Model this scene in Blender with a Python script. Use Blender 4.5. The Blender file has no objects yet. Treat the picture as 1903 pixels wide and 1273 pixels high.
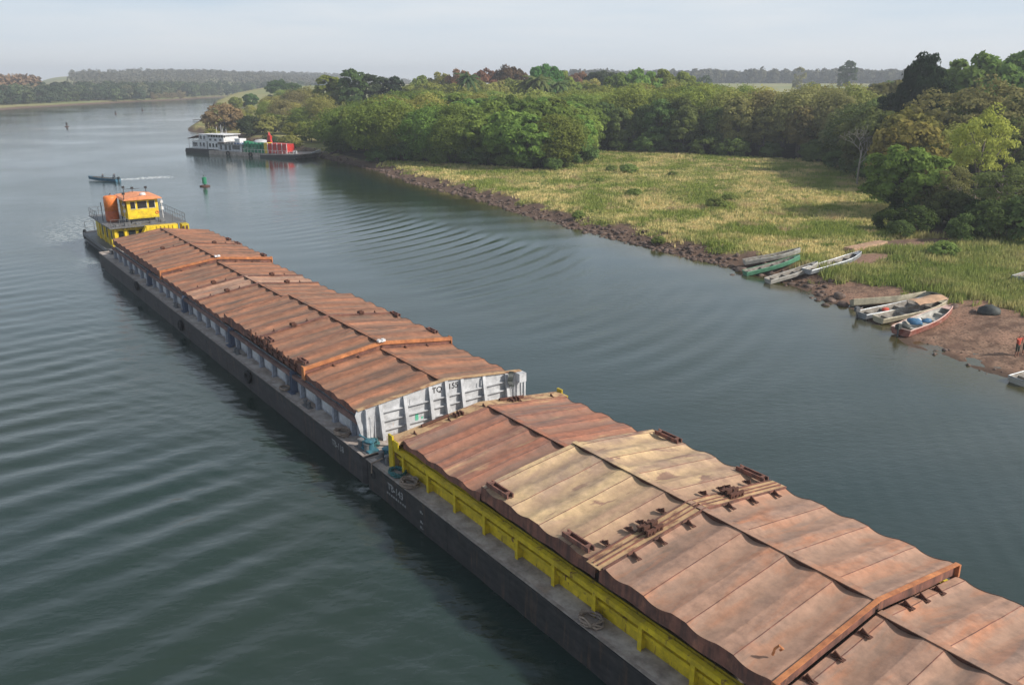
import bpy, bmesh, math, random
import numpy as np
from mathutils import Vector, Matrix
S = bpy.context.scene
C = S.collection
R = math.radians

# ------------------------------------------------------------------ camera
CAM_H = 20.0
PITCH = 17.564
cam_d = bpy.data.cameras.new("camera"); cam = bpy.data.objects.new("camera", cam_d); C.objects.link(cam)
cam.location = (0, 0, CAM_H); cam.rotation_euler = (R(90 - PITCH), 0, 0)
cam_d.sensor_width = 36; cam_d.lens = 29.08; cam_d.clip_start = 0.5; cam_d.clip_end = 12000
S.camera = cam
# ------------------------------------------------------------------ light
SUN_EL, SUN_AZ = 36.0, 106.0          # azimuth clockwise from +Y (view direction)
W = bpy.data.worlds.new("World"); S.world = W; W.use_nodes = True
nt = W.node_tree; nt.nodes.clear()
N = nt.nodes.new; L = nt.links.new
out = N('ShaderNodeOutputWorld'); bg = N('ShaderNodeBackground'); bg.inputs[1].default_value = 0.1
sky = N('ShaderNodeTexSky'); sky.sky_type = 'NISHITA'; sky.sun_disc = False
sky.sun_elevation = R(SUN_EL); sky.sun_rotation = R(SUN_AZ); sky.air_density = 1.0; sky.dust_density = 2.5
tc = N('ShaderNodeTexCoord'); mp = N('ShaderNodeMapping'); mp.inputs['Scale'].default_value = (1.0, 1.0, 9.0)
no = N('ShaderNodeTexNoise'); no.inputs['Scale'].default_value = 2.2; no.inputs['Detail'].default_value = 7; no.inputs['Roughness'].default_value = .55
cr = N('ShaderNodeValToRGB'); cr.color_ramp.elements[0].position = .35; cr.color_ramp.elements[1].position = .68
cr.color_ramp.elements[0].color = (4.6, 5.8, 7.0, 1); cr.color_ramp.elements[1].color = (6.7, 7.1, 7.5, 1)
sx = N('ShaderNodeSeparateXYZ'); hz = N('ShaderNodeMapRange'); hz.inputs[1].default_value = 0.0; hz.inputs[2].default_value = .09
hz.inputs[3].default_value = 0.0; hz.inputs[4].default_value = 1.0
hm = N('ShaderNodeMix'); hm.data_type = 'RGBA'; hm.inputs[6].default_value = (6.9, 7.15, 7.4, 1)
mx = N('ShaderNodeMix'); mx.data_type = 'RGBA'; mx.inputs[0].default_value = .86
L(tc.outputs['Generated'], mp.inputs[0]); L(mp.outputs[0], no.inputs[0]); L(no.outputs[0], cr.inputs[0])
L(tc.outputs['Generated'], sx.inputs[0]); L(sx.outputs[2], hz.inputs[0]); L(hz.outputs[0], hm.inputs[0]); L(cr.outputs[0], hm.inputs[7])
zg = N('ShaderNodeMapRange'); zg.interpolation_type = 'SMOOTHSTEP'; zg.inputs[1].default_value = .30; zg.inputs[2].default_value = .80; zg.inputs[3].default_value = 1.0; zg.inputs[4].default_value = .45
zm = N('ShaderNodeVectorMath'); zm.operation = 'SCALE'; L(sx.outputs[2], zg.inputs[0]); L(hm.outputs[2], zm.inputs[0]); L(zg.outputs[0], zm.inputs['Scale'])
fg = N('ShaderNodeMapRange'); fg.inputs[1].default_value = .08; fg.inputs[2].default_value = .5; fg.inputs[3].default_value = .92; fg.inputs[4].default_value = .55
L(sx.outputs[2], fg.inputs[0]); L(fg.outputs[0], mx.inputs[0])
L(sky.outputs[0], mx.inputs[6]); L(zm.outputs[0], mx.inputs[7]); L(mx.outputs[2], bg.inputs[0]); L(bg.outputs[0], out.inputs[0])
sd = bpy.data.lights.new("sun", 'SUN'); sd.energy = 4.2; sd.angle = R(3); sd.color = (1.0, .93, .84)
sun = bpy.data.objects.new("sun", sd); C.objects.link(sun)
_e, _a = R(SUN_EL), R(SUN_AZ)
sv = Vector((math.sin(_a) * math.cos(_e), math.cos(_a) * math.cos(_e), math.sin(_e)))
sun.rotation_euler = sv.to_track_quat('Z', 'Y').to_euler(); sun.location = (60, -40, 80)
S.view_settings.view_transform = 'Standard'; S.view_settings.look = 'None'
S.view_settings.exposure = .30; S.view_settings.gamma = 1
S.render.engine = 'CYCLES'; S.cycles.max_bounces = 6; S.cycles.transparent_max_bounces = 8
S.cycles.volume_bounces = 0

# ------------------------------------------------------------------ surveying: photo point -> place on a level
_f, _cx, _cy, _p = 1537.0, 951.5, 636.5, R(PITCH)
def at(px, py, z=0.0):
    a = (px - _cx) / _f; b = -(py - _cy) / _f
    d = (a, math.cos(_p) + b * math.sin(_p), -math.sin(_p) + b * math.cos(_p))
    t = (z - CAM_H) / d[2]
    return (t * d[0], t * d[1])
AZ = R(-36.2365)
UX, UY = math.sin(AZ), math.cos(AZ)       # along the tow, away from the camera
VX, VY = UY, -UX                          # across the tow, to the right
def uv(u, v): return (u * UX + v * VX, u * UY + v * VY)
TOW_ROT = math.atan2(UY, UX)
VC = 22.75

# ------------------------------------------------------------------ materials
MATS = {}
def newmat(name):
    m = bpy.data.materials.new(name); m.use_nodes = True; m.node_tree.nodes.clear(); MATS[name] = m
    return m, m.node_tree
def mat(name, base, col2=None, scale=2.0, stretch=(1, 1, 1), lo=.35, hi=.65, rough=.7, metal=0.0, bump=0.0,
        col3=None, scale3=1.0, stretch3=(1, 1, 1), lo3=.5, hi3=.7, detail=6, bscale=None, ior=None, spec=None, distort=0, dip_col=None, mottle=2.2, xfade=None):
    m, t = newmat(name); n = t.nodes.new; l = t.links.new
    o = n('ShaderNodeOutputMaterial'); b = n('ShaderNodeBsdfPrincipled'); l(b.outputs[0], o.inputs[0])
    b.inputs['Roughness'].default_value = rough; b.inputs['Metallic'].default_value = metal
    if spec is not None: b.inputs['Specular IOR Level'].default_value = spec
    c = n('ShaderNodeTexCoord')
    cur = None
    def layer(cur, col, sc, st, lo, hi):
        mp = n('ShaderNodeMapping'); mp.inputs['Scale'].default_value = st; l(c.outputs['Object'], mp.inputs[0])
        x = n('ShaderNodeTexNoise'); x.inputs['Scale'].default_value = sc; x.inputs['Detail'].default_value = detail
        x.inputs['Roughness'].default_value = .6; x.inputs['Distortion'].default_value = distort
        l(mp.outputs[0], x.inputs[0])
        r = n('ShaderNodeMapRange'); r.inputs[1].default_value = lo; r.inputs[2].default_value = hi; l(x.outputs[0], r.inputs[0])
        k = n('ShaderNodeMix'); k.data_type = 'RGBA'; l(r.outputs[0], k.inputs[0])
        if cur is None: k.inputs[6].default_value = (*base, 1)
        else: l(cur, k.inputs[6])
        k.inputs[7].default_value = (*col, 1)
        return k.outputs[2], x
    x = None; 
    if col2: cur, x = layer(cur, col2, scale, stretch, lo, hi)
    if col3: cur, _ = layer(cur, col3, scale3, stretch3, lo3, hi3)
    if xfade:
        sp = n('ShaderNodeSeparateXYZ'); l(c.outputs['Object'], sp.inputs[0])
        mpp = n('ShaderNodeMapping'); mpp.inputs['Scale'].default_value = (1.6, .3, 1); l(c.outputs['Object'], mpp.inputs[0])
        q = n('ShaderNodeTexNoise'); q.inputs['Scale'].default_value = .8; q.inputs['Detail'].default_value = 6; l(mpp.outputs[0], q.inputs[0])
        ma = n('ShaderNodeMath'); ma.operation = 'MULTIPLY_ADD'; ma.inputs[1].default_value = 7.0; l(q.outputs[0], ma.inputs[0]); l(sp.outputs[0], ma.inputs[2])
        r = n('ShaderNodeMapRange'); r.inputs[1].default_value = xfade[0] + 3.5; r.inputs[2].default_value = xfade[1] + 3.5; r.inputs[3].default_value = 1; r.inputs[4].default_value = 0; l(ma.outputs[0], r.inputs[0])
        k = n('ShaderNodeMix'); k.data_type = 'RGBA'; l(r.outputs[0], k.inputs[0]); l(cur, k.inputs[6]); k.inputs[7].default_value = (*xfade[2], 1); cur = k.outputs[2]
    if mottle and cur is not None:
        y = n('ShaderNodeTexNoise'); y.inputs['Scale'].default_value = mottle; y.inputs['Detail'].default_value = 9; y.inputs['Roughness'].default_value = .72; l(c.outputs['Object'], y.inputs[0])
        r = n('ShaderNodeMapRange'); r.inputs[1].default_value = .3; r.inputs[2].default_value = .7; r.inputs[3].default_value = .66; r.inputs[4].default_value = 1.3; l(y.outputs[0], r.inputs[0])
        k = n('ShaderNodeVectorMath'); k.operation = 'SCALE'; l(cur, k.inputs[0]); l(r.outputs[0], k.inputs['Scale']); cur = k.outputs[0]
    if dip_col:  # tints the corrugation hollows towards this colour
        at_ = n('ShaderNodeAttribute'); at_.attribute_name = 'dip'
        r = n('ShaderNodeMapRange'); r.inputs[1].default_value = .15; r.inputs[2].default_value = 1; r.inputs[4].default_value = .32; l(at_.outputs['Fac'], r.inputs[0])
        k = n('ShaderNodeMix'); k.data_type = 'RGBA'; l(r.outputs[0], k.inputs[0]); l(cur, k.inputs[6]); k.inputs[7].default_value = (*dip_col, 1); cur = k.outputs[2]
    if cur is None: b.inputs['Base Color'].default_value = (*base, 1)
    else: l(cur, b.inputs['Base Color'])
    if bump:
        y = n('ShaderNodeTexNoise'); y.inputs['Scale'].default_value = bscale or scale * 3; y.inputs['Detail'].default_value = 5
        l(c.outputs['Object'], y.inputs[0])
        bb = n('ShaderNodeBump'); bb.inputs['Strength'].default_value = .6; bb.inputs['Distance'].default_value = bump
        l(y.outputs[0], bb.inputs['Height']); l(bb.outputs[0], b.inputs['Normal'])
    return m

DIP_COL = (.27, .185, .13)
# rusty sheet, streaked across the barge (object Y), soft shadow bands painted in with the streaks
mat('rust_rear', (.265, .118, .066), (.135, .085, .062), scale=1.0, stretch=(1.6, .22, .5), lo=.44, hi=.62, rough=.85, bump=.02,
    col3=(.36, .155, .085), scale3=.8, stretch3=(1.5, .3, 1), lo3=.5, hi3=.66, detail=8, bscale=3, distort=.6, dip_col=DIP_COL)
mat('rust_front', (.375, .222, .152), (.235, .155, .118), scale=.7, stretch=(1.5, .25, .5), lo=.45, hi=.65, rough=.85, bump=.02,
    col3=(.40, .185, .105), scale3=.8, stretch3=(1.6, .35, 1), lo3=.5, hi3=.66, detail=8, bscale=3, distort=.6, dip_col=DIP_COL)
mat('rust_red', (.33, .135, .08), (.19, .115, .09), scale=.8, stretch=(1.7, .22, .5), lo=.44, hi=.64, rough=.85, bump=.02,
    col3=(.43, .28, .15), scale3=.9, stretch3=(1.8, .3, 1), lo3=.58, hi3=.74, detail=8, bscale=3, distort=.6, dip_col=DIP_COL)
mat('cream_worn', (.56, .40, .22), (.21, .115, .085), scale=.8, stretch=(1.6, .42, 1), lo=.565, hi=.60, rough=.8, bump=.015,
    col3=(.34, .235, .165), scale3=.38, stretch3=(1.2, .5, 1), lo3=.44, hi3=.60, detail=8, bscale=3, distort=.5, dip_col=(.40, .26, .16), xfade=(19.6, 22.4, (.36, .225, .15)))
mat('rust_dark', (.12, .045, .028), (.06, .03, .02), scale=3, rough=.9, bump=.01)
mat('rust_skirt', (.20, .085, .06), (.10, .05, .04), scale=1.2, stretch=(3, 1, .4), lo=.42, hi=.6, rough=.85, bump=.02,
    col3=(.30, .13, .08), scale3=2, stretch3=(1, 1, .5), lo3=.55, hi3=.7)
mat('rust_orange', (.50, .20, .075), (.30, .11, .05), scale=2, rough=.85, bump=.01)
mat('tan_dust', (.44, .29, .155), (.24, .12, .07), scale=2.2, stretch=(1, .6, 1), lo=.5, hi=.62, rough=.9, bump=.01)
mat('hull_black', (.022, .022, .024), (.050, .046, .045), scale=1.5, stretch=(.5, 1, 2), rough=.62, bump=.01,
    col3=(.095, .062, .045), scale3=1.6, stretch3=(2.4, 1, .3), lo3=.54, hi3=.74)
mat('hull_grey', (.06, .056, .058), (.036, .034, .036), scale=1.5, stretch=(.5, 1, 2), rough=.65, bump=.01,
    col3=(.13, .09, .07), scale3=1.6, stretch3=(2.4, 1, .3), lo3=.55, hi3=.74)
mat('deck_plate', (.42, .37, .33), (.25, .205, .18), scale=1.2, stretch=(.8, 1, 1), lo=.4, hi=.65, rough=.85, bump=.005,
    col3=(.33, .25, .20), scale3=.5, lo3=.52, hi3=.7)
mat('deck_edge', (.36, .32, .29), (.22, .18, .16), scale=2, rough=.8)
mat('yellow_coaming', (.64, .48, .014), (.46, .34, .02), scale=1.6, rough=.5, bump=.004,
    col3=(.17, .085, .03), scale3=2.2, stretch3=(1.6, 1, .5), lo3=.58, hi3=.66)
mat('yellow_bright', (.80, .58, .02), (.62, .43, .03), scale=1.5, rough=.45, col3=(.35, .2, .05), scale3=3, lo3=.68, hi3=.76)
mat('white_grey', (.52, .53, .545), (.43, .44, .455), scale=1.5, rough=.6, bump=.004, col3=(.36, .25, .19), scale3=2.5, stretch3=(1, 1, .5), lo3=.66, hi3=.8)
mat('bluegrey_post', (.34, .36, .41), (.24, .255, .30), scale=2, rough=.6)
mat('navy_post', (.07, .09, .14), rough=.6)
mat('panel_greyblue', (.40, .42, .46), (.28, .30, .34), scale=2, rough=.6, col3=(.25, .15, .1), scale3=3, lo3=.6, hi3=.72)
mat('rail_brown', (.22, .13, .11), (.13, .08, .07), scale=2.5, stretch=(.5, 1, 1), rough=.8)
mat('black_paint', (.02, .02, .022), rough=.6)
mat('white_paint', (.75, .75, .75), (.6, .6, .6), scale=3, rough=.5)
mat('worn_white', (.45, .45, .45), (.16, .16, .16), scale=9, lo=.4, hi=.6, rough=.6)
mat('green_mark', (.10, .42, .28), rough=.6)
mat('rubber', (.015, .015, .016), (.03, .03, .03), scale=5, rough=.85)
mat('rope_teal', (.05, .17, .17), (.03, .09, .10), scale=12, rough=.95)
mat('rope_pale', (.30, .24, .19), (.2, .15, .12), scale=12, rough=.95)
mat('winch_blue', (.05, .20, .27), (.04, .10, .12), scale=5, rough=.6)
mat('steel_grey', (.16, .165, .17), (.10, .10, .105), scale=4, rough=.55)
mat('orange_paint', (.80, .22, .045), (.66, .19, .05), scale=2, rough=.5)
mat('orange_roof', (.78, .30, .13), (.62, .24, .11), scale=1.2, rough=.6)
mat('orange_low', (.55, .13, .04), (.42, .10, .04), scale=2, rough=.5)
mat('red_paint', (.60, .035, .025), (.42, .03, .025), scale=2, rough=.5)
mat('green_paint', (.02, .25, .12), (.015, .16, .08), scale=2, rough=.5)
mat('blue_paint', (.04, .12, .32), rough=.5)
mat('glass_dark', (.02, .025, .03), rough=.08, spec=.8)
mat('boat_green', (.13, .36, .22), (.09, .24, .15), scale=3, stretch=(.5, 1, 2), rough=.55)
mat('boat_white', (.50, .49, .45), (.34, .32, .28), scale=3, stretch=(.6, 1, 1), rough=.6)
mat('boat_cream', (.55, .50, .36), (.38, .34, .24), scale=3, stretch=(.6, 1, 1), rough=.6)
mat('boat_alu', (.38, .41, .44), (.27, .29, .31), scale=3, rough=.45, metal=.3)
mat('boat_blue', (.06, .17, .25), (.04, .11, .17), scale=3, rough=.5)
mat('boat_red', (.27, .06, .042), (.36, .20, .16), scale=3, rough=.5)
mat('boat_inner', (.33, .31, .27), (.20, .17, .14), scale=3, rough=.75)
mat('boat_rim_pink', (.62, .42, .36), rough=.6)
mat('wood_plank', (.42, .28, .18), (.28, .17, .11), scale=3, stretch=(.3, 3, 1), rough=.85)
mat('tarp_tan', (.50, .32, .20), (.42, .26, .16), scale=2, rough=.8)
mat('tarp_blue', (.04, .17, .32), (.03, .10, .2), scale=5, rough=.6)
mat('tarp_dark', (.03, .035, .035), (.05, .06, .055), scale=3, rough=.7)
mat('skin', (.30, .15, .095), rough=.6)
mat('shirt_red', (.45, .07, .04), rough=.9)
mat('shirt_pink', (.60, .17, .12), rough=.9)
mat('shirt_dark', (.05, .06, .08), rough=.9)
mat('trousers', (.05, .055, .04), rough=.9)
mat('hair', (.015, .012, .01), rough=.9)
mat('rock', (.085, .058, .045), (.155, .11, .09), scale=1.6, lo=.42, hi=.62, rough=.95, bump=.05)
mat('bark', (.13, .105, .08), (.22, .19, .16), scale=2.5, stretch=(1, 1, .3), rough=.95)
mat('bark_dark', (.055, .042, .03), (.10, .08, .06), scale=2.5, stretch=(1, 1, .3), rough=.95)
mat('bark_pale', (.42, .38, .33), (.28, .25, .22), scale=2.5, stretch=(1, 1, .3), rough=.95)

def leafmat(name, noise_amt=.28, trans=.42):
    m, t = newmat(name); n = t.nodes.new; l = t.links.new
    o = n('ShaderNodeOutputMaterial'); d = n('ShaderNodeBsdfDiffuse'); tr = n('ShaderNodeBsdfTranslucent')
    ms = n('ShaderNodeMixShader'); ms.inputs[0].default_value = trans
    oi = n('ShaderNodeObjectInfo'); c = n('ShaderNodeTexCoord')
    x = n('ShaderNodeTexNoise'); x.inputs['Scale'].default_value = .45; x.inputs['Detail'].default_value = 4
    l(c.outputs['Object'], x.inputs[0])
    r = n('ShaderNodeMapRange'); r.inputs[1].default_value = .3; r.inputs[2].default_value = .7
    r.inputs[3].default_value = 1 - noise_amt; r.inputs[4].default_value = 1 + noise_amt; l(x.outputs[0], r.inputs[0])
    h = n('ShaderNodeHueSaturation'); l(oi.outputs['Color'], h.inputs['Color'])
    hr = n('ShaderNodeMapRange'); hr.inputs[3].default_value = .494; hr.inputs[4].default_value = .522; l(oi.outputs['Random'], hr.inputs[0])
    l(hr.outputs[0], h.inputs['Hue'])
    vr = n('ShaderNodeMapRange'); vr.inputs[3].default_value = 1.08; vr.inputs[4].default_value = 1.48; l(oi.outputs['Random'], vr.inputs[0])
    mu = n('ShaderNodeMath'); mu.operation = 'MULTIPLY'; l(vr.outputs[0], mu.inputs[0]); l(r.outputs[0], mu.inputs[1])
    l(mu.outputs[0], h.inputs['Value'])
    l(h.outputs[0], d.inputs[0]); l(h.outputs[0], tr.inputs[0])
    l(d.outputs[0], ms.inputs[1]); l(tr.outputs[0], ms.inputs[2]); l(ms.outputs[0], o.inputs[0])
    return m
leafmat('leaves')
leafmat('leaves_far', .3, .2)

# ------------------------------------------------------------------ mesh helpers
def setattrf(me, nm, arr):
    a = me.attributes.new(nm, 'FLOAT', 'POINT'); a.data.foreach_set('value', np.asarray(arr, dtype=np.float32).ravel())
class MB:
    def __init__(s): s.v = []; s.f = []
    def add(s, vs, fs):
        o = len(s.v); s.v += [tuple(p) for p in vs]; s.f += [tuple(i + o for i in f) for f in fs]; return s
    def box(s, x0, x1, y0, y1, z0, z1):
        return s.add([(x0, y0, z0), (x1, y0, z0), (x1, y1, z0), (x0, y1, z0), (x0, y0, z1), (x1, y0, z1), (x1, y1, z1), (x0, y1, z1)],
                     [(0, 3, 2, 1), (4, 5, 6, 7), (0, 1, 5, 4), (1, 2, 6, 5), (2, 3, 7, 6), (3, 0, 4, 7)])
    def prism(s, poly, axis, a, b):
        n = len(poly)
        def p(q, t):
            if axis == 'x': return (t, q[0], q[1])
            if axis == 'y': return (q[0], t, q[1])
            return (q[0], q[1], t)
        vs = [p(q, a) for q in poly] + [p(q, b) for q in poly]
        fs = [tuple(range(n)), tuple(range(2 * n - 1, n - 1, -1))] + [(i, i + n, (i + 1) % n + n, (i + 1) % n) for i in range(n)]
        return s.add(vs, fs)
    def tube(s, pts, rad, n=6, caps=True):
        pts = [Vector(p) for p in pts]
        if not hasattr(rad, '__len__'): rad = [rad] * len(pts)
        o = len(s.v); up = Vector((0, 0, 1))
        for i, p in enumerate(pts):
            d = (pts[min(i + 1, len(pts) - 1)] - pts[max(i - 1, 0)]).normalized()
            a = d.cross(up)
            if a.length < .05: a = d.cross(Vector((1, 0, 0)))
            a.normalize(); b = d.cross(a)
            for k in range(n):
                t = 2 * math.pi * k / n
                q = p + (a * math.cos(t) + b * math.sin(t)) * rad[i]; s.v.append(tuple(q))
        for i in range(len(pts) - 1):
            for k in range(n):
                s.f.append((o + i * n + k, o + i * n + (k + 1) % n, o + (i + 1) * n + (k + 1) % n, o + (i + 1) * n + k))
        if caps:
            s.f.append(tuple(o + k for k in range(n))); e = o + (len(pts) - 1) * n
            s.f.append(tuple(e + k for k in range(n - 1, -1, -1)))
        return s
    def lathe(s, prof, cx=0, cy=0, n=20):     # prof: (r,z)
        o = len(s.v)
        for r, z in prof:
            for k in range(n):
                t = 2 * math.pi * k / n; s.v.append((cx + r * math.cos(t), cy + r * math.sin(t), z))
        for i in range(len(prof) - 1):
            for k in range(n):
                s.f.append((o + i * n + k, o + i * n + (k + 1) % n, o + (i + 1) * n + (k + 1) % n, o + (i + 1) * n + k))
        s.f.append(tuple(o + k for k in range(n - 1, -1, -1))); e = o + (len(prof) - 1) * n
        s.f.append(tuple(e + k for k in range(n)))
        return s
    def torus(s, c, r, t, axis='z', n=16, m=8):
        o = len(s.v)
        for i in range(n):
            a = 2 * math.pi * i / n
            for k in range(m):
                b = 2 * math.pi * k / m
                q = ((r + t * math.cos(b)) * math.cos(a), (r + t * math.cos(b)) * math.sin(a), t * math.sin(b))
                if axis == 'y': q = (q[0], q[2], q[1])
                if axis == 'x': q = (q[2], q[0], q[1])
                s.v.append((c[0] + q[0], c[1] + q[1], c[2] + q[2]))
        for i in range(n):
            for k in range(m):
                s.f.append((o + i * m + k, o + ((i + 1) % n) * m + k, o + ((i + 1) % n) * m + (k + 1) % m, o + i * m + (k + 1) % m))
        return s
    def grid(s, P):                           # P[i][j] points
        o = len(s.v); n = len(P); m = len(P[0])
        for r in P: s.v += [tuple(q) for q in r]
        for i in range(n - 1):
            for j in range(m - 1):
                s.f.append((o + i * m + j, o + i * m + j + 1, o + (i + 1) * m + j + 1, o + (i + 1) * m + j))
        return s
    def mesh(s, name, m, smooth=False, fix=True):
        me = bpy.data.meshes.new(name); me.from_pydata(s.v, [], s.f); me.materials.append(MATS[m])
        if fix:
            bm = bmesh.new(); bm.from_mesh(me); bmesh.ops.recalc_face_normals(bm, faces=bm.faces); bm.to_mesh(me); bm.free()
        if smooth:
            me.shade_smooth()
        return me
    def build(s, name, m, parent=None, smooth=False, fix=True):
        return link(name, s.mesh(name, m, smooth, fix), parent)
def link(name, me, parent=None, loc=None, rz=0, sc=None):
    o = bpy.data.objects.new(name, me); C.objects.link(o); o.parent = parent
    if loc is not None: o.location = loc
    if rz: o.rotation_euler = (0, 0, rz)
    if sc is not None: o.scale = sc if hasattr(sc, '__len__') else (sc, sc, sc)
    return o
def tag(o, label=None, cat=None, group=None, kind=None):
    if label: o['label'] = label
    if cat: o['category'] = cat
    if group: o['group'] = group
    if kind: o['kind'] = kind
    return o
def thing(name, label, cat, loc=(0, 0, 0), rz=0, group=None, sc=None):
    return tag(link(name, None, None, loc, rz, sc), label, cat, group)
def npmesh(name, V, F, m, smooth=False):      # V (n,3), F (k,3|4) arrays
    me = bpy.data.meshes.new(name); V = np.asarray(V, dtype=np.float32); F = np.asarray(F, dtype=np.int32); k = F.shape[1]
    me.vertices.add(len(V)); me.vertices.foreach_set('co', V.ravel())
    me.loops.add(F.size); me.loops.foreach_set('vertex_index', F.ravel())
    me.polygons.add(len(F)); me.polygons.foreach_set('loop_start', np.arange(0, F.size, k, dtype=np.int32))
    me.polygons.foreach_set('loop_total', np.full(len(F), k, dtype=np.int32))
    me.update(calc_edges=True); me.materials.append(MATS[m])
    if smooth: me.shade_smooth()
    return me
def text_mesh(name, body, size, m, extrude=.004):
    cu = bpy.data.curves.new(name, 'FONT'); cu.body = body; cu.size = size; cu.extrude = extrude; cu.align_x = 'CENTER'; cu.align_y = 'CENTER'
    cu.offset = size * .012
    o = bpy.data.objects.new(name, cu); C.objects.link(o)
    dg = bpy.context.evaluated_depsgraph_get(); me = bpy.data.meshes.new_from_object(o.evaluated_get(dg))
    bpy.data.objects.remove(o); me.materials.clear(); me.materials.append(MATS[m]); return me
def sstep(a, b, x):
    t = np.clip((np.asarray(x, dtype=float) - a) / (b - a), 0, 1); return t * t * (3 - 2 * t)

# value noise on numpy arrays
_rs = np.random.RandomState(5); _G = _rs.rand(256, 256)
def vnoise(x, y):
    xi = np.floor(x).astype(int); yi = np.floor(y).astype(int); fx = x - xi; fy = y - yi
    fx = fx * fx * (3 - 2 * fx); fy = fy * fy * (3 - 2 * fy)
    g = lambda a, b: _G[a % 256, b % 256]
    return (g(xi, yi) * (1 - fx) + g(xi + 1, yi) * fx) * (1 - fy) + (g(xi, yi + 1) * (1 - fx) + g(xi + 1, yi + 1) * fx) * fy
def fbm(x, y, o=4):
    s = 0; a = .5
    for i in range(o): s = s + a * vnoise(x * 2 ** i + 17 * i, y * 2 ** i + 31 * i); a *= .5
    return s

# ------------------------------------------------------------------ shorelines and terrain
RIGHT = [uv(-60, 66), uv(-10, 60), uv(8, 59)] + [at(*q) for q in [(1903, 712), (1830, 690), (1760, 668), (1690, 642), (1640, 610), (1580, 578), (1520, 555), (1480, 535),
      (1440, 520), (1380, 503), (1300, 485), (1220, 465), (1150, 445), (1080, 428), (1020, 412), (960, 395), (900, 375), (830, 357), (760, 340), (700, 318), (640, 303), (590, 290), (560, 283),
      (520, 270), (480, 262), (430, 255), (395, 249), (350, 243), (362, 236), (378, 228), (385, 218), (400, 205), (430, 196), (470, 190), (500, 186), (600, 183)]] + [(-60, 1150), (250, 2900), (5000, 2900), (5000, -300)]
LEFT = [(-2500, -200), (-900, 250)] + [at(*q) for q in [(-420, 236), (-200, 220), (0, 206), (60, 201), (130, 197), (250, 190), (330, 186.5), (400, 182), (440, 180.5), (480, 179)]] + \
       [(-180, 1150), (-60, 1350), (120, 2900), (120, 5200), (-5200, 5200), (-5200, -200)]
def sdist(X, Y, poly):
    P = np.array(poly); Q = np.roll(P, -1, 0); best = np.full(X.shape, 1e9); inside = np.zeros(X.shape, bool)
    for (ax, ay), (bx, by) in zip(P, Q):
        dx, dy = bx - ax, by - ay; t = np.clip(((X - ax) * dx + (Y - ay) * dy) / (dx * dx + dy * dy), 0, 1)
        best = np.minimum(best, np.hypot(X - ax - t * dx, Y - ay - t * dy))
        c = ((ay > Y) != (by > Y)) & (X < (bx - ax) * (Y - ay) / (by - ay + 1e-12) + ax); inside ^= c
    return np.where(inside, best, -best)
def height(X, Y):
    X = np.asarray(X, dtype=float); Y = np.asarray(Y, dtype=float)
    Rr = np.hypot(X, Y)
    dr = sdist(X, Y, RIGHT) + (fbm(X * .35, Y * .35, 3) - .45) * np.clip((Rr - 62) / 30, .25, 2.6)
    dl = sdist(X, Y, LEFT)
    U = X * UX + Y * UY
    bank = 5 + 9 * sstep(50, 36, U) - 2.5 * sstep(180, 240, U)
    zr = np.where(dr > 0, 1.15 * sstep(0, 1, dr / bank) + .9 * sstep(bank, bank + 40, dr), np.maximum(dr * .12, -2.5))
    zr = zr + sstep(250, 1150, Rr) * 14 * (dr > 0) + (fbm(X * .15, Y * .15, 4) - .45) * .5 * sstep(1, 9, dr) + (fbm(X * 1.1, Y * 1.1, 3) - .45) * .5 * sstep(.3, 1.5, dr) * sstep(12, 3, dr)
    zl = np.where(dl > 0, 1.6 * sstep(0, 18, dl) + 24 * sstep(90, 620, dl) * (1 - .8 * np.exp(-((X / np.maximum(Y, 1) + .565) / .028) ** 2)) + (fbm(X * .004, Y * .004, 3) - .4) * 14 * sstep(150, 600, dl), np.maximum(dl * .1, -2.5))
    return np.maximum(zr, zl), dr, dl
def hgt(x, y): return float(height(np.array([x]), np.array([y]))[0][0])

# ground: one sheet, finer near the river, out to the horizon
az = np.radians(np.linspace(-62, 66, 520))
rr = np.concatenate([np.linspace(8, 45, 30)[:-1], 45 * (2700 / 45) ** (np.linspace(0, 1, 520)), [3000]])
RR, AA = np.meshgrid(rr, az, indexing='ij'); GX = RR * np.sin(AA); GY = RR * np.cos(AA)
GZ, DR, DL = height(GX, GY)
n0, n1 = GX.shape
idx = np.arange(n0 * n1).reshape(n0, n1)
FQ = np.stack([idx[:-1, :-1], idx[:-1, 1:], idx[1:, 1:], idx[1:, :-1]], -1).reshape(-1, 4)[:, ::-1]

m, t = newmat('ground'); n = t.nodes.new; l = t.links.new
o = n('ShaderNodeOutputMaterial'); b = n('ShaderNodeBsdfPrincipled'); l(b.outputs[0], o.inputs[0]); b.inputs['Roughness'].default_value = .95
b.inputs['Specular IOR Level'].default_value = .2
c = n('ShaderNodeTexCoord')
def noise(sc, det=5, src=None):
    x = n('ShaderNodeTexNoise'); x.inputs['Scale'].default_value = sc; x.inputs['Detail'].default_value = det; l(c.outputs['Object'], x.inputs[0]); return x.outputs[0]
def rng(s, a, bb, x=0, y=1):
    r = n('ShaderNodeMapRange'); l(s, r.inputs[0]); r.inputs[1].default_value = a; r.inputs[2].default_value = bb; r.inputs[3].default_value = x; r.inputs[4].default_value = y; return r.outputs[0]
def mixc(f, a, bb):
    k = n('ShaderNodeMix'); k.data_type = 'RGBA'; l(f, k.inputs[0])
    for i, q in ((6, a), (7, bb)):
        if isinstance(q, tuple): k.inputs[i].default_value = (*q, 1)
        else: l(q, k.inputs[i])
    return k.outputs[2]
def attr(nm):
    a = n('ShaderNodeAttribute'); a.attribute_name = nm; return a.outputs['Fac']
mud = mixc(rng(noise(.9, 8), .42, .58), (.135, .082, .058), (.25, .16, .11))
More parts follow.
